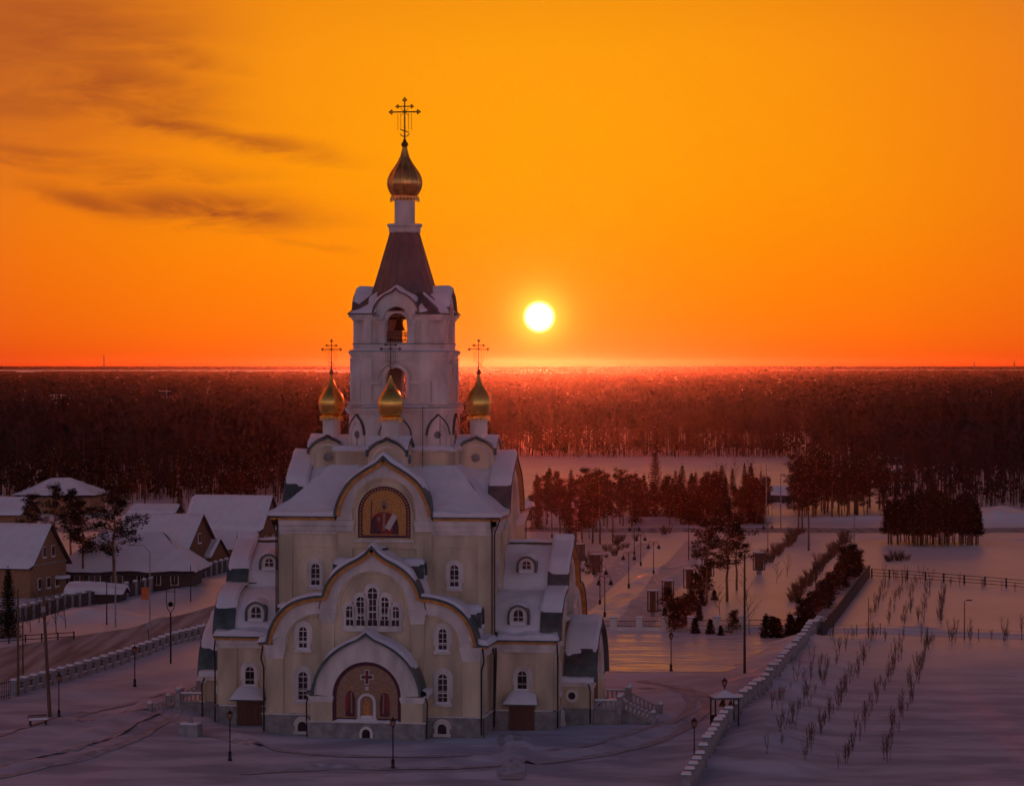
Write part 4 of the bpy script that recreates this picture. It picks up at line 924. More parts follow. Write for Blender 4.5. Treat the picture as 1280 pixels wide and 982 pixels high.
for pts, w_ in (([(-10, 962), (110, 935), (200, 893), (232, 872), (262, 866)], .5), ([(-10, 975), (130, 943), (214, 900), (246, 880), (275, 872)], .5), ([(100, 905), (190, 893), (262, 922), (400, 945), (560, 946), (700, 938), (800, 915), (862, 890), (850, 866), (800, 860)], .55),
                ([(300, 968), (420, 962), (560, 961), (720, 950), (830, 925), (880, 893), (872, 868), (800, 851)], .55), ([(640, 975), (637, 918)], .9), ([(-10, 925), (60, 905), (160, 880), (250, 862)], .4)):
    P_ = [Vector((*p, 0)) for p in smooth_curve([G2(*q) for q in pts], 6)]; l_, r_ = [], []
    for k in range(len(P_)):
        d_ = (P_[min(k + 1, len(P_) - 1)] - P_[max(k - 1, 0)]).normalized(); n_ = Vector((-d_.y, d_.x, 0)); e_ = w_ * (1 + .35 * math.sin(k * 1.7)); l_.append(tuple((P_[k] + n_ * e_)[:2])); r_.append(tuple((P_[k] - n_ * e_)[:2]))
    sheet('track', 'rut', l_, r_, .06, 3, .5)
# ================================================================ HAZE (one closed box of thin even air round everything)
hb = MB().box(-6200, 6200, -90, 15200, -2.0, 63.0).build('haze', 'snow'); tagk(hb, 'stuff')
hm = bpy.data.materials.new('haze'); hm.use_nodes = True; t = hm.node_tree; t.nodes.clear()
pv = t.nodes.new('ShaderNodeVolumePrincipled'); pv.inputs['Color'].default_value = (.92, .88, .86, 1); pv.inputs['Density'].default_value = HAZE_D; pv.inputs['Anisotropy'].default_value = HAZE_G
ou = t.nodes.new('ShaderNodeOutputMaterial'); t.links.new(pv.outputs[0], ou.inputs['Volume']); hb.data.materials.clear(); hb.data.materials.append(hm)

# ================================================================ FENCES
def post_fence(name, label, group, pts, gap, post, cap, panel, mats=('white', 'iron'), h=1.7, w=.6, low=.45, solid=False, cat='fence', snowcap=True):
    """masonry posts with snow caps and railings or boards between them; every post is its own part"""
    o0 = GP(*pts[0]) if not isinstance(pts[0], Vector) else pts[0]
    P = [GP(*p) if not isinstance(p, Vector) else p for p in pts]
    t = thing(name, label, cat, (P[0].x, P[0].y, 0), 0, group); base = Vector((P[0].x, P[0].y, 0))
    post_me = None; pos = []
    for a, b in zip(P[:-1], P[1:]):
        d = Vector((b.x - a.x, b.y - a.y, 0)); n = max(1, round(d.length / gap))
        for k in range(n): pos.append((a.lerp(b, k / n), math.atan2(d.y, d.x)))
        last = math.atan2(d.y, d.x)
    pos.append((P[-1], last))
    m = MB().box(-w / 2, w / 2, -w / 2, w / 2, -.5, h - .15).box(-w / 2 - .08, w / 2 + .08, -w / 2 - .08, w / 2 + .08, h - .15, h)
    pm = m.build('post', mats[0], t); MB().box(-w / 2 - .12, w / 2 + .12, -w / 2 - .12, w / 2 + .12, h - .03, h + .03).build('coping', 'roof', pm) if snowcap else None; sm = MB().box(-w / 2 - .06, w / 2 + .06, -w / 2 - .06, w / 2 + .06, h + .031, h + .25, .10).build('snow_cap', 'snow', pm) if snowcap else None
    if sm: freeze(pm)
    else: KIDS[pm.name] = []
    first = True
    for p, a in pos:
        z = hz_(p.x, p.y)
        c = pm if first else copy_tree(pm, t); first = False
        c.location = (p.x - base.x, p.y - base.y, z * .6); c.rotation_euler = (0, 0, a)
    for (p, a), (q, _) in zip(pos[:-1], pos[1:]):
        p = Vector((p.x, p.y, hz_(p.x, p.y) * .6)) - base; q = Vector((q.x, q.y, hz_(q.x, q.y) * .6)) - base; d = (q - p); u = d.normalized(); nrm = Vector((-u.y, u.x, 0))
        p2, q2 = p + u * w * .5, q - u * w * .5
        def slab(z0, z1, th, mb, pa=p2, qa=q2):
            return mb.add([tuple(pa - nrm * th + Vector((0, 0, z0))), tuple(qa - nrm * th + Vector((0, 0, z0))), tuple(qa + nrm * th + Vector((0, 0, z0))), tuple(pa + nrm * th + Vector((0, 0, z0))),
                           tuple(pa - nrm * th + Vector((0, 0, z1))), tuple(qa - nrm * th + Vector((0, 0, z1))), tuple(qa + nrm * th + Vector((0, 0, z1))), tuple(pa + nrm * th + Vector((0, 0, z1)))],
                          [(3, 2, 1, 0), (4, 5, 6, 7), (0, 1, 5, 4), (1, 2, 6, 5), (2, 3, 7, 6), (3, 0, 4, 7)])
        if low:
            o = slab(-.5, low, .14, MB()).build('low_wall', mats[0], t)
            if snowcap: slab(low, low + .08, .13, MB()).build('wall_snow', 'snow', o)
        if solid: slab(low or 0, h - .25, .05, MB()).build('panel', mats[1], t)
        else:
            g = MB(); slab(h - .42, h - .36, .03, g); slab(low + .18, low + .24, .03, g); L_ = (q2 - p2).length; n = max(2, int(L_ / .22))
            for k in range(n):
                c = p2.lerp(q2, (k + .5) / n); g.box(c.x - .018, c.x + .018, c.y - .018, c.y + .018, c.z + low, c.z + h - .25)
            g.build('railing', mats[1], t)
    return t
NWc = Vector((-36.5, 371, 0)); NEc = Vector((39.4, 368, 0))
post_fence('stone_fence', 'white stone fence with snow-capped posts running diagonally up the right side', None, [(858, 1000), (905, 915), (962, 852), (1024, 791)], 3.3, None, None, None, mats=('concrete', 'iron'), h=2.0, w=.7, low=.45)
post_fence('stone_fence', 'white posts and black railings crossing behind the church and the glowing yard', None, [NEc, NWc], 3.37, None, None, None, h=1.7, w=.85)
post_fence('stone_fence', 'low white stone fence beside the main road left of the church', None, [NWc, (150, 828), (18, 868)], 2.6, None, None, None, mats=('concrete', 'iron'), h=1.5, w=.7, low=.5)
post_fence('garden_fence', 'brown boarded fence with pale snow-capped posts in front of the wooden houses', None, [(-20, 795), (30, 776), (98, 759), (180, 742), (296, 711)], 3.3, None, None, None, mats=('concrete', 'timber'), h=2.1, w=.5, low=0, solid=True)
post_fence('board_fence', 'solid dark board fence beside the row of young pines', None, [(1028, 796), (1087, 721)], 3.5, None, None, None, mats=('timber', 'timber'), h=1.9, w=.2, low=0, solid=True, snowcap=False)
def rail_fence(name, label, pts, gap, h, r, n, m='iron', pr=.06, cat='fence'):
    P = [GP(*p) for p in pts]; t = thing(name, label, cat, (P[0].x, P[0].y, 0)); b = Vector((P[0].x, P[0].y, 0)); pm = None
    for a, c in zip(P[:-1], P[1:]):
        k_ = max(1, round((c - a).length / gap)); q = []
        for k in range(k_ + 1):
            p = a.lerp(c, k / k_); p.z = hz_(p.x, p.y); q.append(p - b)
        for p in q:
            if pm is None: pm = MB().box(-pr * 1.4, pr * 1.4, -pr * 1.4, pr * 1.4, -.4, h).build('post', m, t); o = pm; KIDS[pm.name] = []
            else: o = copy_tree(pm, t)
            o.location = p
        for j in range(n):
            z = h - .12 - j * (h - .5) / max(1, n - 1); g = MB()
            for p1, p2 in zip(q[:-1], q[1:]): g.tube(p1 + Vector((0, 0, z)), p2 + Vector((0, 0, z)), r, n=4)
            g.build('rail', m, t)
    return t
rail_fence('rail_fence', 'long dark rail fence across the snowfield on the far right', [(1090, 722), (1180, 728), (1285, 737)], 4.0, 1.5, .05, 3, 'timber', .09)
rail_fence('guard_rail', 'low grey guard rail beside the road at the left edge', [(-10, 806), (92, 799)], 2.4, 1.0, .05, 2, 'iron')
rail_fence('wire_fence', 'thin wire fence along the snowy bank between the two sapling plots', [(1042, 795), (1160, 799), (1288, 803)], 3.0, 1.5, .012, 3, 'timber', .03)
rail_fence('iron_gate', 'black barred gate at the left edge beside the stone fence', [(-6, 877), (12, 873)], .35, 1.8, .03, 2, 'iron', .025, 'gate')

# ================================================================ LAMPS AND POLES
def lantern(mb_l, mb_g, x, y, z, s=1.0):
    mb_l.lathe([(.05, 0), (.16 * s, .05), (.18 * s, .1)], 6, x, y, z); mb_l.lathe([(.34 * s, 0), (.2 * s, .16 * s), (.07 * s, .26 * s), (.03, .42 * s)], 6, x, y, z + .58 * s)
    for k in range(6):
        a = math.pi / 3 * k; mb_l.tube((x + .17 * s * math.cos(a), y + .17 * s * math.sin(a), z + .08), (x + .29 * s * math.cos(a), y + .29 * s * math.sin(a), z + .58 * s), .018, n=4)
    mb_g.lathe([(.15 * s, .1), (.26 * s, .56 * s)], 6, x, y, z)
def lantern_post(h):
    t = thing('lantern_post', '', 'street lamp')
    MB().lathe([(.2, -.3), (.2, .15), (.14, .25), (.14, .7), (.16, .75), (.07, .85), (.06, 1.0), (.05, h - .95), (.09, h - .9), (.05, h - .8)], 10).build('post', 'iron', t, smooth=True)
    a, b = MB(), MB(); lantern(a, b, 0, 0, h - .85, .9); a.build('lantern_frame', 'iron', t); b.build('lantern_glass', 'icon_skin', t); return freeze(t)
lp = lantern_post(4.4); first = True
for px, py, lab in ((287, 951, 'black lantern post in front of the left wing of the church'), (491, 961, 'black lantern post in front of the mosaic porch of the church'), (73, 898, 'black lantern post beside the leaning utility pole'),
                    (168, 856, 'black lantern post in the snow left of the church, by the lyre pole'), (839, 839, 'black lantern post standing in the glowing yard'), (868, 960, 'black lantern post nearest the bottom of the diagonal stone fence'),
                    (906, 905, 'black lantern post rising beside the small gazebo')):
    o = lp if first else copy_tree(lp); first = False; o.location = GP(px, py); tag(o, lab, 'street lamp', 'single lantern posts round the church')
def park_lamp(n):
    t = thing('park_lamp', '', 'street lamp'); h = 5.2
    MB().lathe([(.18, -.3), (.18, .6), (.08, .75), (.05, h), (.02, h + .25)], 8).build('post', 'iron', t, smooth=True)
    for s in (-1, 1):
        MB().path([(0, 0, h - .1), (s * .3, 0, h + .22), (s * .62, 0, h + .22), (s * .85, 0, h - .05), (s * .85, 0, h - .3)], .04, 5).build('arm', 'iron', t)
        a = MB().lathe([(.04, 0), (.14, -.12), (.34, -.62), (.30, -.66), (.05, -.7)], 8, s * .85, 0, h - .3); a.build('lamp_shade', 'iron', t)
    return freeze(t)
pl = park_lamp(2); first = True
for px, py, rz, lab in ((750, 756, 0, 'twin-shaded park lamp just right of the church, the farther of a close pair'), (756, 771, .3, 'twin-shaded park lamp just right of the church, the nearer of a close pair'), (786, 735, 0, 'twin-shaded park lamp in the snow between the two paths'),
                        (817, 714, 0, 'tall twin-shaded park lamp beside the middle path'), (801, 707, .5, 'twin-shaded park lamp standing in the small blue hollow'), (793, 697, .2, 'twin-shaded park lamp at the far end of the left path'),
                        (690, 672, 0, 'twin-shaded park lamp just past the corner of the church roof'), (1020, 748, 1.2, 'park lamp half hidden in the row of shrubs'), (960, 690, .4, 'twin-shaded park lamp beyond the tall pines')):
    o = pl if first else copy_tree(pl); first = False; o.location = GP(px, py); o.rotation_euler = (0, 0, rz); tag(o, lab, 'street lamp', 'twin-shaded park lamps')
def mast(name, lab, px, py, top, r=.09, m='iron', arm=0, armz=.3, cat='street lamp', heads=1, lean=0.0):
    p = GP(px, py); h = (py - top) * (p.y / FPX); t = thing(name, lab, cat, p)
    MB().tube((0, 0, -.4), (lean, 0, h), r * 1.3, r * .75, 8).build('pole', m, t)
    if arm:
        MB().path([(lean, 0, h - .1), (lean + arm * .35, 0, h + armz), (lean + arm, 0, h + armz + .1)], r * .6, 5).build('arm', m, t)
        MB().box(*sorted((lean + arm, lean + arm + math.copysign(.7, arm))), -.12, .12, h + armz, h + armz + .16, .03).build('lamp_head', m, t)
    return t
mast('lighting_mast', 'tall thin lighting mast beside the bare birch and the glowing yard', 931, 842, 692, .12)
mast('street_lamp', 'tall grey street lamp with its arm over the road, left of the lyre pole', 187, 804, 690, .09, 'concrete', arm=-1.9, armz=.8)
mast('street_lamp', 'street lamp standing by the garden fence in front of the timber house', 238, 752, 706, .07)
mast('street_lamp', 'thin lamp pole by the dark timber house, left of the two', 133, 778, 724, .08)
mast('street_lamp', 'thin lamp pole by the dark timber house, right of the two', 144, 776, 672, .09, 'concrete')
mast('street_lamp', 'thin street lamp with a curved arm before the big brown roof', 317, 668, 642, .09, 'concrete', arm=1.2, armz=.6)
mast('street_lamp', 'thin pole in the snow left of the trio of tall pines', 861, 706, 660, .08)
mast('street_lamp', 'dark square pole standing alone in front of the road on the right', 1011, 688, 650, .16, 'wood')
mast('street_lamp', 'tall pole among the trees right of the big dark spruce', 958, 662, 580, .12, 'concrete')
mast('street_lamp', 'second tall pole among the trees right of the big dark spruce', 976, 662, 592, .12, 'concrete')
mast('street_lamp', 'slim pole at the road beside the round clump of pines', 1068, 672, 640, .1, 'concrete')
mast('marker_post', 'thin post at the corner of the upper sapling plot', 1086, 797, 747, .06, 'wood')
mast('marker_post', 'thin post with a short arm on the right sapling plot', 1206, 799, 751, .07, 'wood', arm=.25, armz=.02, cat='post')
mast('road_post', 'grey pole beside the barred gate at the left edge', 22, 870, 736, .12, 'wood', cat='pole')
mast('road_post', 'thin grey pole just right of the pole by the gate', 28, 849, 770, .09, 'wood', cat='pole')
# leaning utility pole
p = GP(62, 895); up = thing('utility_pole', 'thick dark utility pole leaning to the left beside the bench', 'utility pole', p); h = (895 - 725) * p.y / FPX
MB().tube((0, 0, -.5), (-.72, 0, h), .2, .13, 10).build('pole', 'wood', up); MB().box(-.76, .1, -.06, .06, h - .9, h - .78).build('crossarm', 'wood', up); MB().lathe([(.22, 0), (.22, .5), (.1, .55)], 8, -.6, -.25, h - 3).build('transformer', 'concrete', up)
# lyre pole
p = GP(213, 829); ly = thing('lyre_pole', 'pole ending in a tall narrow oval hoop with a round emblem', 'pole', p); h = (829 - 766) * p.y / FPX
MB().tube((0, 0, -.4), (0, 0, h), .11, .09, 8).build('pole', 'iron', ly); hh = (766 - 728) * p.y / FPX
for s in (-1, 1): MB().path([(0, 0, h), (s * .35, 0, h + .5), (s * .48, 0, h + 1.1), (s * .48, 0, h + hh - .3), (s * .42, 0, h + hh)], .05, 5).build('hoop', 'iron', ly)
MB().tube((-.45, 0, h + hh), (.45, 0, h + hh), .05).tube((-.48, 0, h + hh * .7), (.48, 0, h + hh * .7), .04).build('crossbar', 'iron', ly)
rg = MB(); rg.lathe([(.34, -.03), (.34, .03), (.26, .03), (.26, -.03)], 14); rg.v = [(x, z, y + h + 1.0) for x, y, z in rg.v]; rg.build('ring', 'concrete', ly)
# round sign on a pole by the road
p = GP(185.5, 806); sg = thing('road_sign', 'round road sign seen from behind beside the street lamp', 'road sign', p); MB().tube((0, 0, -.3), (0, 0, 2.6), .04).build('pole', 'iron', sg)
rg = MB().lathe([(.40, -.02), (.40, .02)], 16); rg.v = [(x, z - .07, y + 2.35) for x, y, z in rg.v]; rg.build('plate', 'concrete', sg)
p = GP(181, 748); kk = tag(MB().box(-.5, .5, -.35, .35, -.2, 1.5, .04).box(-.56, .56, -.4, .4, 1.5, 1.62).build('kiosk', 'orange'), 'small orange box by the garden fence', 'box'); kk.location = p
# ================================================================ SMALL THINGS ROUND THE CHURCH
p = GP(47, 906); bn = thing('bench', 'snowy bench at the foot of the leaning utility pole', 'bench', p, R(25))
for k in range(3): MB().box(-.9, .9, -.25 + k * .17, -.12 + k * .17, .42, .47).build('seat_slat', 'wood', bn)
for k in range(2): MB().box(-.9, .9, .28, .32, .6 + k * .2, .74 + k * .2).build('back_slat', 'wood', bn)
for s in (-1, 1): MB().box(s * .75 - .05, s * .75 + .05, -.28, .34, -.2, .42).build('leg', 'iron', bn)
MB().box(-.88, .88, -.26, .26, .475, .68, .08).build('seat_snow', 'snow', bn)
p = GP(237.5, 919); pb = thing('concrete_planter', 'grey concrete block with a lump of snow on top left of the church', 'planter', p, R(-12))
MB().box(-.95, .95, -.8, .8, -.4, 1.05, .05).build('block', 'concrete', pb); MB().box(-.85, .85, -.7, .7, 1.055, 1.2, .1).build('top_snow', 'snow', pb); MB().lathe([(.3, 0), (.28, .15), (.3, .3), (.16, .42), (.02, .5)], 10, 0, 0, 1.15).build('stone_ball', 'concrete', pb)
# gazebo by the diagonal fence
p = GP(906, 908); gz = thing('gazebo', 'small open iron gazebo beside the diagonal stone fence', 'gazebo', p, R(10))
for x in (-1.1, 1.1):
    for y in (-.9, .9): MB().box(x - .06, x + .06, y - .06, y + .06, -.3, 2.6).build('post', 'iron', gz)
MB().box(-1.3, 1.3, -1.1, 1.1, 2.6, 2.7).add([(-1.3, -1.1, 2.705), (1.3, -1.1, 2.705), (1.3, 1.1, 2.705), (-1.3, 1.1, 2.705), (0, 0, 3.15)], [(0, 1, 4), (1, 2, 4), (2, 3, 4), (3, 0, 4), (3, 2, 1, 0)]).build('roof', 'roof', gz)
MB().add([(-1.25, -1.05, 2.76), (1.25, -1.05, 2.76), (1.25, 1.05, 2.76), (-1.25, 1.05, 2.76), (0, 0, 3.4)], [(0, 1, 4), (1, 2, 4), (2, 3, 4), (3, 0, 4), (3, 2, 1, 0)]).build('roof_snow', 'snow', gz)
MB().box(-1.05, 1.05, .84, .87, .3, 1.0).build('screen', 'iron', gz); MB().lathe([(.05, .5), (.34, -.1), (.36, -.2), (.1, -.25)], 8, -.2, 0, 2.05).build('bell', 'brass', gz); MB().lathe([(.05, .35), (.24, -.1), (.26, -.18), (.1, -.2)], 8, .6, 0, 2.1).build('bell', 'brass', gz)
# slatted advertising columns
def slat_col(h=3.6):
    t = thing('slatted_column', '', 'display stand')
    MB().box(-.75, .75, -.75, .75, h - .12, h).build('top_frame', 'wood', t); MB().box(-.7, .7, -.7, .7, .7, .85).build('bottom_frame', 'wood', t); MB().box(-.3, .3, -.3, .3, -.3, .7).build('foot', 'concrete', t)
    for x in (-.66, -.22, .22, .66):
        for y in (-.66, .66): MB().box(x - .07, x + .07, y - .07, y + .07, .85, h - .12).build('slat', 'wood', t)
    MB().box(-.4, .4, -.4, .4, .85, h - .12).build('core', 'door', t); MB().box(-.72, .72, -.72, .72, h, h + .15, .1).build('snow_cap', 'snow', t)
    return freeze(t)
sc = slat_col(); first = True
for k, (px, py) in enumerate(((816, 771), (835, 757), (862, 741), (885, 726), (949, 718), (745, 720), (724, 706))):
    o = sc if first else copy_tree(sc); first = False; o.location = GP(px, py); o.rotation_euler = (0, 0, R(10 * k))
    tag(o, ['square slatted wooden column nearest the fence behind the yard', 'slatted wooden column second nearest the fence behind the yard', 'slatted wooden column left of the young pines, third from the fence', 'slatted wooden column close behind the left tall pine trunk',
            'slatted wooden column standing apart right of the tall pines', 'slatted wooden column right beside the church, above the lamp pair', 'slatted wooden column at the far corner of the church roof'][k], 'display stand', 'slatted wooden columns in the park')

# ================================================================ HOUSES
def house(name, lab, px, py, dirdeg, w, l, eave, ridge, wall, px_snow=.45, hip=False, wins=(), over=.7, gwins=(), zoff=0):
    """origin at the near right corner of the gable; the gable wall runs away from us along +y, the house runs left along -x; dirdeg turns it"""
    p = GP(px, py); t = thing(name, lab, 'house', (p.x, p.y, zoff), R(dirdeg))
    MB().box(-l, 0, 0, w, -1, eave).build('wall', wall, t)
    if not hip:
        for x0, x1 in ((-.25, 0), (-l, -l + .25)):
            q = MB(); q.add([(x0, 0, eave), (x0, w, eave), (x0, w / 2, ridge), (x1, 0, eave), (x1, w, eave), (x1, w / 2, ridge)], [(0, 1, 2), (5, 4, 3), (0, 2, 5, 3), (2, 1, 4, 5), (1, 0, 3, 4)]); q.build('gable', wall, t)
    sl = (ridge - eave) / (w / 2)
    for s in (0, 1):
        y0, y1 = (-over, w / 2) if s == 0 else (w + over, w / 2)
        ze = eave - sl * over
        a = over if not hip else over; r0 = (-l - a, a) ; rr_ = (-l - a, a) if not hip else (-l + w * .45, -w * .45)
        q = MB(); n = Vector((0, (-sl if s == 0 else sl), 1)).normalized()
        c4 = [Vector((r0[0], y0, ze)), Vector((r0[1], y0, ze)), Vector((rr_[1], y1, ridge)), Vector((rr_[0], y1, ridge))]
        q.add([tuple(v) for v in c4] + [tuple(v + Vector((0, 0, .14))) for v in c4], [(3, 2, 1, 0), (4, 5, 6, 7), (0, 1, 5, 4), (1, 2, 6, 5), (2, 3, 7, 6), (3, 0, 4, 7)]); q.build('roof', 'timber', t)
        e_ = .03 if hip else 0
        f = lambda u, v: tuple((c4[0].lerp(c4[1], u * (1 + 2 * e_) - e_)).lerp(c4[3].lerp(c4[2], u * (1 + 2 * e_) - e_), v) + Vector((0, 0, .15)))
        snow_sheet(f, 26, 12, px_snow, lim=75, seed=int(px) + s, nscale=.25, rag=10, fade_u=not hip, fade_v=not hip).build('roof_snow', 'snow', t, smooth=True)
    if hip:
        for s in (0, 1):
            X = (over, -w * .45) if s == 0 else (-l - over, -l + w * .45); ze = eave - sl * over
            q = MB().add([(X[0], -over, ze), (X[0], w + over, ze), (X[1], w / 2, ridge)], [(0, 1, 2)]); q.build('roof', 'timber', t)
            f = lambda u, v: tuple(Vector((X[0], -over, ze)).lerp(Vector((X[0], w + over, ze)), u * 1.08 - .04).lerp(Vector((X[1], w / 2, ridge)), v) + Vector((0, 0, .15)))
            snow_sheet(f, 14, 10, px_snow, lim=75, seed=int(px) + 5 + s, fade_u=False, fade_v=False).build('roof_snow', 'snow', t, smooth=True)
    for (x, z, ww, wh) in wins:      # windows in the long wall facing us
        o = MB().box(x - ww / 2 - .12, x + ww / 2 + .12, -.08, .02, z - .12, z + wh + .12).build('window', 'white', t)
        MB().box(x - ww / 2, x - .04, -.12, -.07, z, z + wh).box(x + .04, x + ww / 2, -.12, -.07, z, z + wh).build('pane', 'glass', o)
    for (y, z, ww, wh) in gwins:     # windows in the gable wall
        o = MB().box(-.02, .08, y - ww / 2 - .12, y + ww / 2 + .12, z - .12, z + wh + .12).build('window', 'white', t)
        MB().box(.07, .11, y - ww / 2, y - .04, z, z + wh).box(.07, .11, y + .04, y + ww / 2, z, z + wh).build('pane', 'glass', o)
        MB().box(-.02, .2, y - ww / 2 - .1, y + ww / 2 + .1, z - .14, z + .1, .03).build('sill_snow', 'snow', o)
    return t
h1 = house('brick_house', 'brown brick house with a steep snowy gable roof at the left edge', 37, 748, -16, 12.5, 15, 4.9, 10.6, 'brick', gwins=((3.2, 1.2, 1.0, 1.5), (6.2, 1.2, 1.0, 1.5), (9.2, 1.2, 1.0, 1.5), (4.8, 5.8, .9, 1.5), (7.8, 5.8, .9, 1.5)), px_snow=.5)
MB().box(-.02, .12, -.05, 12.55, 4.75, 4.95).build('string_course', 'concrete', h1); MB().box(.1, 1.4, 8.2, 11, 2.2, 2.35).build('porch_roof', 'timber', h1); MB().box(.12, 1.45, 8.1, 11.1, 2.36, 2.8, .15).build('porch_snow', 'snow', h1)
house('timber_house', 'low dark timber house with a rounded snowy hip roof and white windows', 236, 736, -3, 12, 19.5, 3.2, 8.0, 'timber', hip=True, wins=((-17.5, 1.0, 1.5, 1.3), (-14.4, 1.0, 1.6, 1.3), (-11.0, 1.0, 1.6, 1.3), (-7.4, 1.0, .9, 1.4), (-4.9, 1.0, 1.0, 1.4), (-2.2, 1.0, 1.0, 1.4)), px_snow=.6, over=1.0)
house('log_house', 'big brown house with a broad snowy roof behind the dark timber house', 232, 716, -16, 12.5, 13, 4.0, 9.3, 'logs', gwins=((3.2, 1.0, 1.2, 1.4), (8.6, 1.0, 1.2, 1.4), (5.9, 4.6, 1.1, 1.5)))
house('log_house', 'large house with the widest snowy roof, just left of the church', 325, 690, -14, 11, 14.5, 4.3, 10.0, 'logs', gwins=((3.2, 1.2, 1.2, 1.4), (7.6, 1.2, 1.2, 1.4)))
house('log_shed', 'small dark shed with a snowy gable in front of the big brown house', 262, 711, -20, 6.5, 5.0, 2.2, 4.9, 'logs', over=.5)
house('log_shed', 'small lit brown shed between the two big roofs', 291, 703, -20, 6.0, 5.5, 2.6, 5.2, 'logs', over=.5, gwins=((3, .8, 1.0, 1.2),))
house('low_shed', 'long low shed under a rounded heap of snow before the timber house', 150, 752, -4, 4.5, 7.8, 1.4, 2.1, 'timber', over=.5, px_snow=.8)
house('far_house', 'far house with a snowy hip roof among the pines on the left', 112, 643, -6, 14, 17, 4.2, 7.6, 'brick', hip=True, wins=((-13, 1.6, 1.4, 1.4), (-8, 1.6, 1.4, 1.4), (-3, 1.6, 1.4, 1.4)))
house('far_house', 'snow-roofed house cut off by the left edge of the photo', 24, 664, -12, 10, 10, 3.6, 6.6, 'brick')
house('far_shed', 'long low snowy roof beyond the big brown house', 216, 652, -6, 8, 9.5, 2.0, 3.3, 'timber')
house('far_house', 'small dark house with a snowy roof among the trees on the right', 1126, 603, -25, 9, 7.5, 3.6, 7.6, 'logs')
house('far_hut', 'tiny snow-roofed hut among the trees right of the big spruce', 992, 628, -20, 5, 6, 2.0, 3.8, 'timber', over=.4)
for (x, y, z0, z1) in ((-3, 6, 8.5, 10.6),):
    MB().box(x - .4, x + .4, y - .4, y + .4, z0, z1).build('chimney', 'brick', h1)

# ================================================================ TREES
def limb(mb, p, d, l, r, rg, n=3, bend=.25, sides=4):
    """bending tapered limb; returns its points"""
    pts = [Vector(p)]; d = Vector(d).normalized()
    for k in range(n):
        q = pts[-1] + d * (l / n); mb.tube(pts[-1], q, r * (1 - k / n) + .008, r * (1 - (k + 1) / n) + .006, sides); pts.append(q)
        d = (d + Vector((rg.uniform(-1, 1), rg.uniform(-1, 1), rg.uniform(-.4, .9))) * bend).normalized()
    return pts
def tuft(V, F, c, r, n, rg, flat_=.55, size=.19):
    n = int(n * 1.5)
    """needle sprays: small upturned triangles scattered in a flattened clump"""
    for _ in range(n):
        d = Vector((rg.gauss(0, 1), rg.gauss(0, 1), rg.gauss(0, flat_))); d = d / max(d.length, .3) * r * rg.random() ** .4
        p = c + d; s = size * rg.uniform(.7, 1.5); a = rg.uniform(0, 6.28); u = Vector((math.cos(a), math.sin(a), rg.uniform(-.2, .7))).normalized() * s * 1.6; w = Vector((-math.sin(a), math.cos(a), rg.uniform(-.5, .5))) * s * .6
        k = len(V); V += [tuple(p - w), tuple(p + w), tuple(p + u)]; F.append((k, k + 1, k + 2))
TREES = {}
def proto(kind, trunk_mb, trunk_m, V, F, crown_m, snowy=0):
    t = thing(kind, '', 'tree'); trunk_mb.build('trunk', trunk_m, t)
    if F: 
        c = npmesh('crown', np.array(V), np.array(F), crown_m, t)
        if snowy:
            c.data.materials.append(MT['snow']); mi = np.zeros(len(F), np.int32); mi[np.random.RandomState(5).rand(len(F)) < snowy] = 1; c.data.polygons.foreach_set('material_index', mi)
    return freeze(t)
def pine(seed, h, bare=.5, spread=2.4, nb=26, per=34, cone=False):
    rg = random.Random(seed); tb = MB(); V, F = [], []
    pts = [Vector((0, 0, -.4))]; 
    for k in range(1, 9): pts.append(Vector((rg.uniform(-.12, .12) * k * .4, rg.uniform(-.12, .12) * k * .4, h * k / 8)))
    for k in range(8): tb.tube(pts[k], pts[k + 1], .24 * h / 14 * (1 - k / 9), .24 * h / 14 * (1 - (k + 1) / 9), 7)
    def at_(z): t = z / h * 8; k = min(int(t), 7); return pts[k].lerp(pts[k + 1], t - k)
    for b in range(nb):
        f = bare + (1 - bare) * (b + rg.random()) / nb; z = h * min(f, .985); a = rg.uniform(0, 6.28); rel = (f - bare) / (1 - bare)
        ln = spread * ((.12 + .98 * (1 - rel) ** .8) if cone else (.45 + .75 * math.sin(math.pi * min(1, .22 + rel * .78)))) * rg.uniform(.5, 1.2)
        q = limb(tb, at_(z), (math.cos(a), math.sin(a), .05 + .5 * rel), ln, .055, rg, 3, .22)
        for c in q[1:]: tuft(V, F, c + Vector((0, 0, .1)), .62 + .25 * rg.random(), per // 3 + 3, rg)
        for _ in range(2):
            q2 = limb(tb, q[rg.randint(1, 2)], (math.cos(a + rg.uniform(-1, 1)), math.sin(a + rg.uniform(-1, 1)), .3), ln * .45, .03, rg, 2, .2, 3); tuft(V, F, q2[-1], .6, per // 2, rg)
    for _ in range(7):  # dead stubs on the bare trunk
        z = h * rg.uniform(bare * .4, bare); a = rg.uniform(0, 6.28); limb(tb, at_(z), (math.cos(a), math.sin(a), -.05), rg.uniform(.4, 1.2), .025, rg, 2, .1, 3)
    return proto('pine_tree', tb, 'pbark', V, F, 'needles', .02)
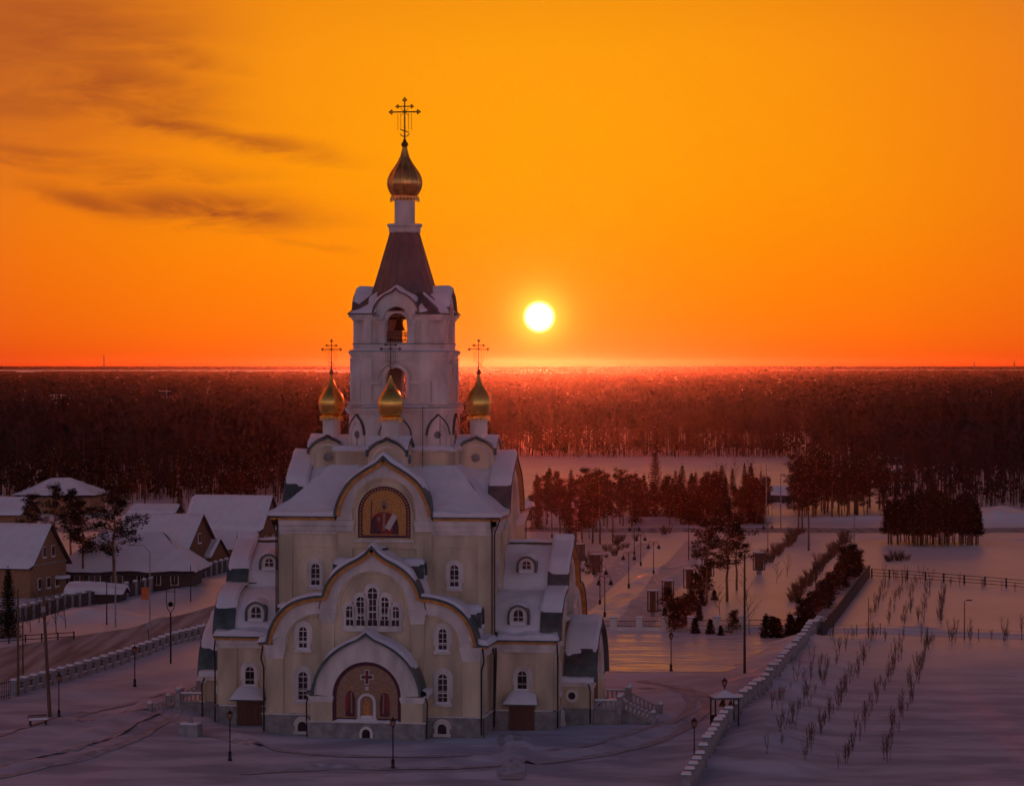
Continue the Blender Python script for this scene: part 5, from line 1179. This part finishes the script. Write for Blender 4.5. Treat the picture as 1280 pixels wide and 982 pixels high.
def spruce(seed, h, rad, dens=1.0):
    rg = random.Random(seed); tb = MB(); V, F = [], []; tb.tube((0, 0, -.3), (0, 0, h), .16 * h / 10, .02, 7)
    z = h * .06
    while z < h * .97:
        rel = 1 - z / h; ln0 = rad * rel ** .85; n = 7 if ln0 > .6 else 5; a0 = rg.uniform(0, 6.28)
        for k in range(n):
            a = a0 + 6.28 * k / n + rg.uniform(-.2, .2); ln = ln0 * rg.uniform(.75, 1.15); d = Vector((math.cos(a), math.sin(a), .18 - .45 * rel)); tb.tube((0, 0, z), tuple(Vector((0, 0, z)) + d * ln), .03, .008, 3)
            m_ = max(3, int(ln / .30 * dens))
            for j in range(m_): tuft(V, F, Vector((0, 0, z)) + d * ln * (j + .7) / m_ + Vector((0, 0, -.06)), .20 + .28 * (1 - j / m_) * min(1, ln), 7, rg, .35, .15)
        z += max(.22, h * .034)
    tuft(V, F, Vector((0, 0, h)), .12, 8, rg, 2.0, .12)
    return proto('spruce_tree', tb, 'bark', V, F, 'spruce', .02)
def bare(seed, h, name='bare_tree', m='twig', n=12, spread=.35, tr=.05, lv=2):
    rg = random.Random(seed); tb = MB(); pts = limb(tb, (0, 0, -.2), (rg.uniform(-.08, .08), rg.uniform(-.08, .08), 1), h, tr, rg, 5, .06, 5); tw = MB()
    for k in range(n):
        f = .18 + .8 * (k + rg.random()) / n; t = f * 5; i = min(int(t), 4); p = pts[i].lerp(pts[i + 1], t - i); a = rg.uniform(0, 6.28); ln = h * spread * (1.1 - f) * rg.uniform(.7, 1.3) + .15
        q = limb(tw, p, (math.cos(a) * .75, math.sin(a) * .75, .9), ln, tr * .3, rg, 3, .15, 3)
        for _ in range(3 * lv):
            c = q[rg.randint(1, 3)]; b = a + rg.uniform(-1.2, 1.2); limb(tw, c, (math.cos(b) * .8, math.sin(b) * .8, .8), ln * .4, .009, rg, 2, .15, 3)
    t = thing(name, '', 'tree'); tb.build('trunk', m, t); tw.build('crown', 'twig', t); return freeze(t)
def sapling(seed, h, n=9):
    rg = random.Random(seed); tb = MB()
    for s in range(rg.randint(1, 3)):
        pts = limb(tb, (rg.uniform(-.12, .12), rg.uniform(-.12, .12), -.1), (rg.uniform(-.15, .15), rg.uniform(-.15, .15), 1), h * rg.uniform(.75, 1.1), .02, rg, 4, .1, 3)
        for k in range(n):
            f = .2 + .75 * rg.random(); t = f * 4; i = min(int(t), 3); a = rg.uniform(0, 6.28); limb(tb, pts[i].lerp(pts[i + 1], t - i), (math.cos(a) * .5, math.sin(a) * .5, 1), h * .35 * (1.1 - f) + .2, .008, rg, 2, .1, 3)
    o = tb.build('bare_sapling', 'twig'); KIDS[o.name] = []; return o
def bush(seed, r, h, n=40):
    rg = random.Random(seed); tb = MB()
    for k in range(n):
        a = rg.uniform(0, 6.28); q = rg.random() ** .5 * r * .5; p = (q * math.cos(a), q * math.sin(a), -.1); pts = limb(tb, p, (math.cos(a) * .45, math.sin(a) * .45, 1), h * rg.uniform(.6, 1.1), .03, rg, 3, .16, 3)
        for _ in range(3): b = rg.uniform(0, 6.28); limb(tb, pts[rg.randint(1, 2)], (math.cos(b) * .6, math.sin(b) * .6, .9), h * .4, .014, rg, 2, .15, 3)
    o = tb.build('bare_shrub', 'twig'); KIDS[o.name] = []; return o
P_TALL = [pine(11, 13, .42, 2.5, 30, 48), pine(12, 12.5, .48, 2.3, 27, 46, True), pine(13, 13.5, .36, 2.8, 32, 50)]
P_SLIM = [pine(21, 9, .34, 1.8, 28, 30, True), pine(22, 8.2, .38, 1.6, 26, 28, True), pine(23, 9.6, .30, 1.7, 30, 28, True)]
P_CLUMP = [pine(25, 8.8, .26, 1.7, 30, 30), pine(26, 8.2, .30, 1.5, 28, 30, True), pine(27, 9.2, .24, 1.6, 30, 30, True)]
P_YOUNG = [pine(31, 3.8, .06, 1.35, 20, 20, True), pine(32, 3.2, .05, 1.2, 18, 20, True)]
P_SPR = [spruce(41, 12, 3.0), spruce(42, 10, 2.2), spruce(43, 12.5, 3.6)]
P_SPS = [spruce(44, 2.6, .9, 1.5), spruce(45, 2.0, .75, 1.5)]
P_BARE = [bare(51, 9, 'birch_tree', 'birch', 20, .26, .09), bare(52, 7.5, 'birch_tree', 'birch', 16, .3, .08)]
P_SB = [bare(53, 4.5, 'bare_tree', 'twig', 14, .34, .05), bare(54, 3.8, 'bare_tree', 'twig', 12, .4, .045)]
SAP = [sapling(k, h) for k, h in ((61, 2.2), (62, 1.8), (63, 2.6), (64, 1.5))]
BUS = [bush(71, 1.3, 1.8), bush(72, 1.6, 2.4, 50)]
used = set()
def put(protos, px, py, lab, group=None, sc=1.0, jit=.12, world=None, k=None, cat=None):
    pr = protos[rnd.randrange(len(protos)) if k is None else k]
    if pr.name in used: o = copy_tree(pr)
    else: o = pr; used.add(pr.name)
    p = GP(px, py) if world is None else Vector((world[0], world[1], hz_(*world)))
    o.location = (p.x, p.y, p.z - .05); s = sc * rnd.uniform(1 - jit, 1 + jit); o.scale = (s, s, s * rnd.uniform(.95, 1.08)); o.rotation_euler = (0, 0, rnd.uniform(0, 6.28))
    o['label'] = lab; o['category'] = cat or pr.get('category', 'tree')
    if group: o['group'] = group
    elif 'group' in o: del o['group']
    return o
for o in SAP: o['category'] = 'sapling'
for o in BUS: o['category'] = 'shrub'
# three tall pines behind the yard
put(P_TALL, 883.5, 754, 'left one of the tall pines behind the yard fence', 'tall pines behind the yard', .92, 0, k=0)
put(P_TALL, 909, 752, 'tall pine with a crooked trunk and the thickest crown behind the yard', 'tall pines behind the yard', .98, 0, k=2)
put(P_TALL, 921, 738, 'tall pine just left of the lighting mast', 'tall pines behind the yard', .86, 0, k=1)
put(P_BARE, 937, 790, 'bare pale birch right beside the lighting mast', None, 1.0, 0, k=0); put(P_SB, 900, 772, 'thin bare tree at the foot of the tall pines', None, 1.0, 0, k=0)
put(P_SB, 971, 729, 'bare round tree at the end of the shrub row, right of the slatted column', None, .95, 0, k=1); put(P_SB, 984, 722, 'bare little tree in front of the shrub row by the slatted column', None, .9, 0, k=0)
YOUNG = [(834, 765), (846, 781), (843, 789), (853, 785), (869, 791), (874, 775), (868, 765), (877, 757), (871, 745), (864, 752), (888, 792), (901, 794), (917, 789), (893, 750), (880, 742), (831, 772), (859, 770)]
for k, (a, b) in enumerate(YOUNG): put(P_YOUNG + P_SPS, a, b, 'small dark conifer in the thicket behind the yard fence', 'young conifers behind the yard fence', .85, .25)
for a, b in ((958, 797), (966, 796), (972, 797), (991, 797), (999, 796), (988, 794), (1003, 792)): put(P_SPS, a, b, 'small bushy spruce against the fence in the corner by the diagonal fence', 'small spruces in the fence corner', 1.15, .2)
# pines along the board fence
A, B = gp(1012, 790), gp(1083, 712)
for k in range(30):
    p = A.lerp(B, (k + rnd.random() * .6) / 30); put(P_YOUNG, 0, 0, 'young pine in the dense row beside the dark board fence', 'young pines along the board fence', (.72 + .35 * (k > 22)), .2, world=(p.x - rnd.uniform(.4, 2.6), p.y))
# shrub rows
def row(protos, a, b, n, lab, grp, sc=1.0, jx=.5, jit=.2, miss=0.0):
    A, B = gp(*a), gp(*b)
    for k in range(n):
        if rnd.random() < miss: continue
        p = A.lerp(B, (k + rnd.random() * .7) / n); put(protos, 0, 0, lab, grp, sc, jit, world=(p.x + rnd.uniform(-jx, jx), p.y))
row(BUS, (989, 754), (1060, 672), 30, 'bare brown shrub in the long row left of the young pines', 'shrubs in the longer row', .8, .7)
row(BUS, (957, 706), (1003, 664), 16, 'bare brown shrub in the shorter row right of the tall pines', 'shrubs in the shorter row', .8, .7)
row(BUS, (722, 722), (790, 672), 20, 'low brown shrub along the path beside the church', 'low shrubs beside the path', .6, 1.6)
row(BUS, (1112, 702), (1134, 700), 5, 'bare shrub in front of the round clump of pines', 'shrubs before the pine clump', .75, .8)
for a, b, n in (((1165, 803), (1104, 955), 44), ((1128, 812), (1050, 962), 38), ((1088, 815), (1000, 965), 36), ((1058, 812), (958, 965), 32), ((1030, 835), (940, 930), 14)):
    row(SAP, a, b, n, 'bare sapling in the rows of the lower snowy plot', 'saplings in the lower plot', .95, .45, .35, .15)
for a, b in (((1090, 776), (1112, 729)), ((1107, 780), (1131, 726)), ((1128, 782), (1147, 728)), ((1152, 782), (1162, 732)), ((1172, 780), (1182, 736))):
    row(SAP, a, b, 20, 'bare sapling in the rows of the upper snowy plot', 'saplings in the upper plot', .9, .5, .25, .1)
row(SAP, (1045, 806), (1278, 800), 20, 'bare sapling beside the wire fence between the plots', 'saplings by the wire fence', 1.25, 1.5, .3, .1)
row(SAP, (1100, 724), (1280, 741), 14, 'bare sapling growing along the long rail fence', 'saplings by the rail fence', 1.15, 1.0, .3, .1)
put(BUS, 735, 660, 'dark brush heap on the snow at the far end of the park', None, 1.6, 0, k=1); put(BUS, 832, 667, 'low dark brush heap beside the cross road', None, 1.3, 0, k=0)
# round clump of pines
for k in range(64):
    a = rnd.uniform(0, 6.28); q = rnd.random() ** .5; c = gp(1174, 683)
    put(P_CLUMP, 0, 0, 'slim pine in the round clump standing alone on the snowfield', 'pines of the round clump', .96 - .16 * q ** 4, .14, world=(c.x + q * 8.9 * math.cos(a), c.y + 8 + q * 9 * math.sin(a)))
# trees in front of and behind the cross road
CR = ('leftmost bare-trunked pine at the near side of the path end', 'bare-trunked pine between the brush heap and its taller neighbour', 'crooked pine third from the left in front of the cross road', 'pine nearest the twin lamps in front of the cross road', 'pine close to the church roof, beyond the cross road')
for n_, (px, py, k) in enumerate(((720, 677, 0), (741, 679, 1), (750, 680, 2), (766, 677, 0), (684, 655, 1), (700, 652, 2), (733, 655, 0), (755, 657, 1), (775, 655, 2), (790, 652, 0), (672, 660, 1), (1011, 664, 1), (998, 668, 0), (1003, 662, 2))):
    put(P_TALL, px, py, CR[n_] if n_ < 5 else ('pine beside the lone square pole at the cross road' if n_ > 10 else 'pine with a bare trunk just behind the cross road, right of the church'), 'pines by the cross road', .9, .12, k=k)
put(P_SPR, 819, 650, 'tall dark pointed spruce under the sun, taller than its neighbours', None, 1.2, 0, k=0); put(P_SPR, 938, 652, 'broad dark spruce standing above the trees left of the two poles', None, 1.02, 0, k=2)
put(P_SPR, 671, 645, 'spruce just right of the church roof', None, .95, 0, k=1)
for k in range(120):
    px = rnd.uniform(664, 962) if k % 3 else rnd.uniform(840, 962); put(P_SLIM + P_SLIM + P_SPR[:2], px, rnd.uniform(643, 651), 'pine in the dense belt behind the cross road', 'pines of the road belt', rnd.uniform(.65, 1.0), .1)
for k in range(55):
    px = rnd.uniform(990, 1112); put(P_TALL + P_SLIM, px, rnd.uniform(634, 647), 'tall pine in the dark grove right of the two poles', 'pines of the right grove', rnd.uniform(.8, 1.02), .1)
for k in range(14): put(P_BARE, rnd.uniform(880, 1000), rnd.uniform(606, 645), 'thin bare birch at the edge of the clearing', 'birches at the clearing', .9, .2)
for k in range(12): put(P_SPS + P_SPR[1:2], rnd.uniform(900, 1030), rnd.uniform(600, 625), 'little conifer on the snow of the clearing', 'conifers on the clearing', .5, .3)
for px, py in ((118, 668), (165, 640), (560, 640)): pass
# pines among the houses
put(P_TALL, 142, 742, 'big pine with a broad crown over the dark timber house', None, 1.22, 0, k=2); put(P_TALL, 103, 738, 'pine standing left of the biggest pine, behind the brick house', None, 1.0, 0, k=0); put(P_TALL, 88, 700, 'farther pine between the brick house and the far house', None, 1.0, 0, k=1)
put(P_TALL, 40, 690, 'pine behind the roof of the brick house', None, .8, 0, k=0); put(P_TALL, 68, 695, 'pine peeping over the ridge of the brick house', None, .85, 0, k=2)
put(P_SPR, 10, 794, 'dark spruce at the left edge before the brick house', None, .85, 0, k=1); put(P_SPR, 225, 645, 'small dark spruce left of the widest roof', None, .55, 0, k=0)
for px, py, s in ((55, 783, 1.2), (70, 779, 1.3), (38, 785, 1.1), (82, 775, 1.0), (48, 778, 1.3)): put(P_SB, px, py, 'bare bushy tree behind the garden fence at the left', 'bare trees in the garden', s, .1)
for k in range(40): put(P_SLIM + P_TALL, rnd.uniform(-20, 350), rnd.uniform(622, 636), 'pine at the near edge of the left forest', 'pines at the left forest edge', .95, .12)

# ================================================================ FOREST (one mass)
def forest():
    rg = np.random.RandomState(12); protos = []
    def one(seed, kind, lod):
        r = random.Random(seed); V, F, Mi = [], [], []
        def tri(a, b, c, m): k = len(V); V.extend([a, b, c]); F.append((k, k + 1, k + 2)); Mi.append(m)
        hh = 1.0; tw = .010 if lod < 2 else .014
        if kind == 'pine':
            for a in (0, 2.1, 4.2): c, s = math.cos(a) * tw, math.sin(a) * tw; c2, s2 = math.cos(a + 2.1) * tw, math.sin(a + 2.1) * tw; tri((c, s, -.02), (c2, s2, -.02), (0, 0, .85), 1)
            n = (38, 18, 9)[lod]
            for _ in range(n):
                z = r.uniform(.5, .97); w = .11 * (1.25 - abs(z - .7) * 2.2); a = r.uniform(0, 6.28); q = r.random() ** .6 * w; cx, cy = q * math.cos(a), q * math.sin(a); s = r.uniform(.028, .06) * (1, 1.3, 1.8)[lod]
                for _k in range(1):
                    b = r.uniform(0, 6.28); tri((cx - s * math.cos(b), cy - s * math.sin(b), z), (cx + s * math.cos(b), cy + s * math.sin(b), z + r.uniform(-.02, .02)), (cx + r.uniform(-s, s) * .5, cy + r.uniform(-s, s) * .5, z + s * 1.3), 2 if lod == 0 and r.random() < .004 else 0)
        elif kind == 'spruce':
            for a in (0, 2.1, 4.2): c, s = math.cos(a) * tw, math.sin(a) * tw; c2, s2 = math.cos(a + 2.1) * tw, math.sin(a + 2.1) * tw; tri((c, s, -.02), (c2, s2, -.02), (0, 0, .9), 1)
            n = (44, 22, 10)[lod]
            for k in range(n):
                z = .12 + .86 * k / n; w = .13 * (1 - z) + .008; a = r.uniform(0, 6.28); b = .5 * (1, 1.1, 1.5)[lod]; tri((0, 0, z + .05), (w * math.cos(a - b), w * math.sin(a - b), z - .03), (w * math.cos(a + b), w * math.sin(a + b), z - .02), 2 if lod == 0 and r.random() < .006 else 0)
        else:
            for a in (0, 2.1, 4.2): c, s = math.cos(a) * tw, math.sin(a) * tw; c2, s2 = math.cos(a + 2.1) * tw, math.sin(a + 2.1) * tw; tri((c, s, -.02), (c2, s2, -.02), (0, 0, 1), 1)
            for _ in range((30, 14, 7)[lod]):
                z = r.uniform(.35, .9); a = r.uniform(0, 6.28); l = r.uniform(.05, .13); wd = .0035 * (1, 1.5, 2.5)[lod]; tri((wd, 0, z), (-wd, wd, z), (l * .5 * math.cos(a), l * .5 * math.sin(a), z + l), 1)
        return np.array(V, np.float32), np.array(F, np.int32), np.array(Mi, np.int32)
    for lod in range(3):
        protos.append([one(100 + lod * 20 + i, k, lod) for i, k in enumerate(('pine', 'pine', 'spruce', 'birch', 'birch', 'pine', 'birch', 'pine'))])
    Vs, Fs, Ms = [], [], []; n0 = 0; count = 0
    def edge_y(px):
        xs = [-200, 350, 440, 640, 660, 1000, 1030, 1095, 1120, 1500]; ys = [735, 735, 800, 1060, 1078, 1075, 900, 860, 690, 690]; return np.interp(px, xs, ys)
    bands = [(700, 1180, 2.7, 3), (690, 1250, 4.6, 0), (1250, 1700, 7.5, 1), (1700, 3200, 15, 2), (3200, 5500, 26, 2), (5500, 9000, 42, 2)]
    for y0, y1, sp_, lod in bands:
        hwid = y1 * .20
        X, Y = np.meshgrid(np.arange(-hwid, hwid, sp_), np.arange(y0, y1, sp_)); X = X.ravel() + rg.uniform(-.48, .48, X.size) * sp_; Y = Y.ravel() + rg.uniform(-.48, .48, Y.size) * sp_
        px = 640 + X / Y * FPX; ok = (np.abs(px - 640) < 715) & (Y > edge_y(px) + 14 * vnoise(X / 18, Y / 18))
        under = lod == 3; lod = min(lod, 2)
        if under: ok &= Y < edge_y(px) + 45
        # small glades
        ok &= ~((vnoise(X / 60 + 31, Y / 90 + 7) > .33) & (Y > 1150))
        X, Y = X[ok], Y[ok]; P = rg.randint(0, 8, X.size)
        patch = vnoise(X / 55, Y / 110)
        hts = 15.0 + 3.0 * rg.randn(X.size).clip(-2, 2) * .8 + 5 * vnoise(X / 40, Y / 40); hts = hts.clip(8, 22); low = (rg.rand(X.size) < .35) & (Y < edge_y(640 + X / Y * FPX) + 160); hts = np.where(low | under, rg.uniform(2, 6.5, X.size), hts); fat = np.where(lod == 2 and not under, np.clip(sp_ / 9, 1, 3.0), 1.0)
        for pi in range(8):
            v, f, mi = protos[lod][pi]; I = np.nonzero(P == pi)[0]
            if not len(I): continue
            a = rg.uniform(0, 6.28, len(I)); c, s = np.cos(a), np.sin(a); h = hts[I]
            vx = (v[None, :, 0] * c[:, None] - v[None, :, 1] * s[:, None]) * (h * fat)[:, None] + X[I][:, None]; vy = (v[None, :, 0] * s[:, None] + v[None, :, 1] * c[:, None]) * (h * fat)[:, None] + Y[I][:, None]; vz = v[None, :, 2] * h[:, None] + np.zeros_like(vx)
            Vs.append(np.stack([vx, vy, vz], 2).reshape(-1, 3)); Fs.append((f[None] + (np.arange(len(I)) * len(v))[:, None, None] + n0).reshape(-1, 3)); Ms.append(np.tile(mi, len(I))); n0 += len(I) * len(v); count += len(I)
    V = np.concatenate(Vs); F = np.concatenate(Fs); Mi = np.concatenate(Ms); print('FOREST', count, len(F))
    o = npmesh('forest', V, F, 'forest'); o.data.materials.append(MT['ftrunk']); o.data.materials.append(MT['snow']); o.data.polygons.foreach_set('material_index', Mi); tagk(o, 'stuff')
    o['label'] = 'endless dark forest of pines and bare birches reaching the horizon'
forest()
# far woods near the horizon: long uneven belts of canopy with snowfields between them
fw = MB(); rg = random.Random(4)
for (y, d, x0, x1, hm, gap) in ((9300, 500, -2300, 2300, 13, .15), (9900, 300, -2400, -700, 12, .3), (10200, 300, 300, 2500, 12, .3), (10600, 300, -250, 950, 13, .0), (12000, 200, -2700, 2700, 11, .12), (12500, 300, -2700, 2700, 12, .0), (13100, 300, -2900, 2900, 13, .0), (14000, 300, -3000, 3000, 13, .0)):
    x = x0
    while x < x1:
        w = rg.uniform(5, 16); e = rg.uniform(-60, 60); z0 = hz_(0, y) - 1
        if noise.noise(Vector((x / 260., y, 0))) * .5 + .5 > gap:
            h_ = hm * rg.uniform(.7, 1.15); m_ = x + w * rg.uniform(.3, .7)
            fw.add([(x, y + e, z0), (x + w, y + e, z0), (x + w, y + e + d, z0), (x, y + e + d, z0), (x + 1, y + e, z0 + h_ * .8), (m_, y + e + 4, z0 + h_), (x + w - 1, y + e, z0 + h_ * .8), (m_, y + e + d, z0 + h_ * .9)], [(0, 1, 6, 5, 4), (4, 5, 7), (6, 7, 5), (0, 4, 7, 3), (1, 2, 7, 6), (3, 7, 2)])
        x += w * .9
tagk(fw.build('far_woods', 'forest'), 'stuff')
# masts on the skyline
for px, py, top, lab in ((130, 470, 443, 'tall thin mast on the skyline at the far left'), (199, 468, 455, 'short mast on the skyline right of the tall one'), (790, 466, 452, 'distant pylon on the skyline right of the sun'), (895, 467, 454, 'distant pylon on the skyline in the right half'), (1218, 466, 452, 'distant mast on the skyline near the right edge'), (1268, 466, 451, 'distant mast at the right end of the skyline')):
    Y = 11500.; x = (px - 640) / FPX * Y; hh = HC + (HOR - top) * Y / FPX - hz_(x, Y)
    mt_ = MB()
    for sx in (-1, 1):
        for sy in (-1, 1): mt_.tube((sx * 4, sy * 4, 0), (sx * .6, sy * .6, hh), .9, .6, 4)
    for k in range(8): z = hh * k / 8; w = 4 - 3.4 * k / 8; mt_.tube((-w, -w, z), (w, -w, z + hh / 8), .5, n=3)
    o = tag(mt_.build('lattice_mast', 'iron'), lab, 'mast'); o.location = (x, Y, hz_(x, Y))
for px, by, top, lab in ((72, 520, 492, 'pale power pylon above the forest at the far left'), (204, 520, 487, 'thin pale power pole above the forest on the left')):
    Y = 2000.; x = (px - 640) / FPX * Y; hh = HC + (HOR - top) * Y / FPX; mt_ = MB()
    for sx in (-1, 1): mt_.tube((sx * 2.4, 0, 0), (sx * 2.4, 0, hh), .35, n=4)
    for k in range(2): mt_.tube((-5.5, 0, hh - 1 - 4 * k), (5.5, 0, hh - 1 - 4 * k), .3, n=4)
    o = tag(mt_.build('power_pylon', 'concrete'), lab, 'pylon'); o.location = (x, Y, 0)
# unused prototypes must not stay behind
for pr in P_TALL + P_SLIM + P_CLUMP + P_YOUNG + P_SPR + P_SPS + P_BARE + P_SB + SAP + BUS:
    if pr.name not in used:
        for c in list(pr.children): bpy.data.objects.remove(c)
        bpy.data.objects.remove(pr)
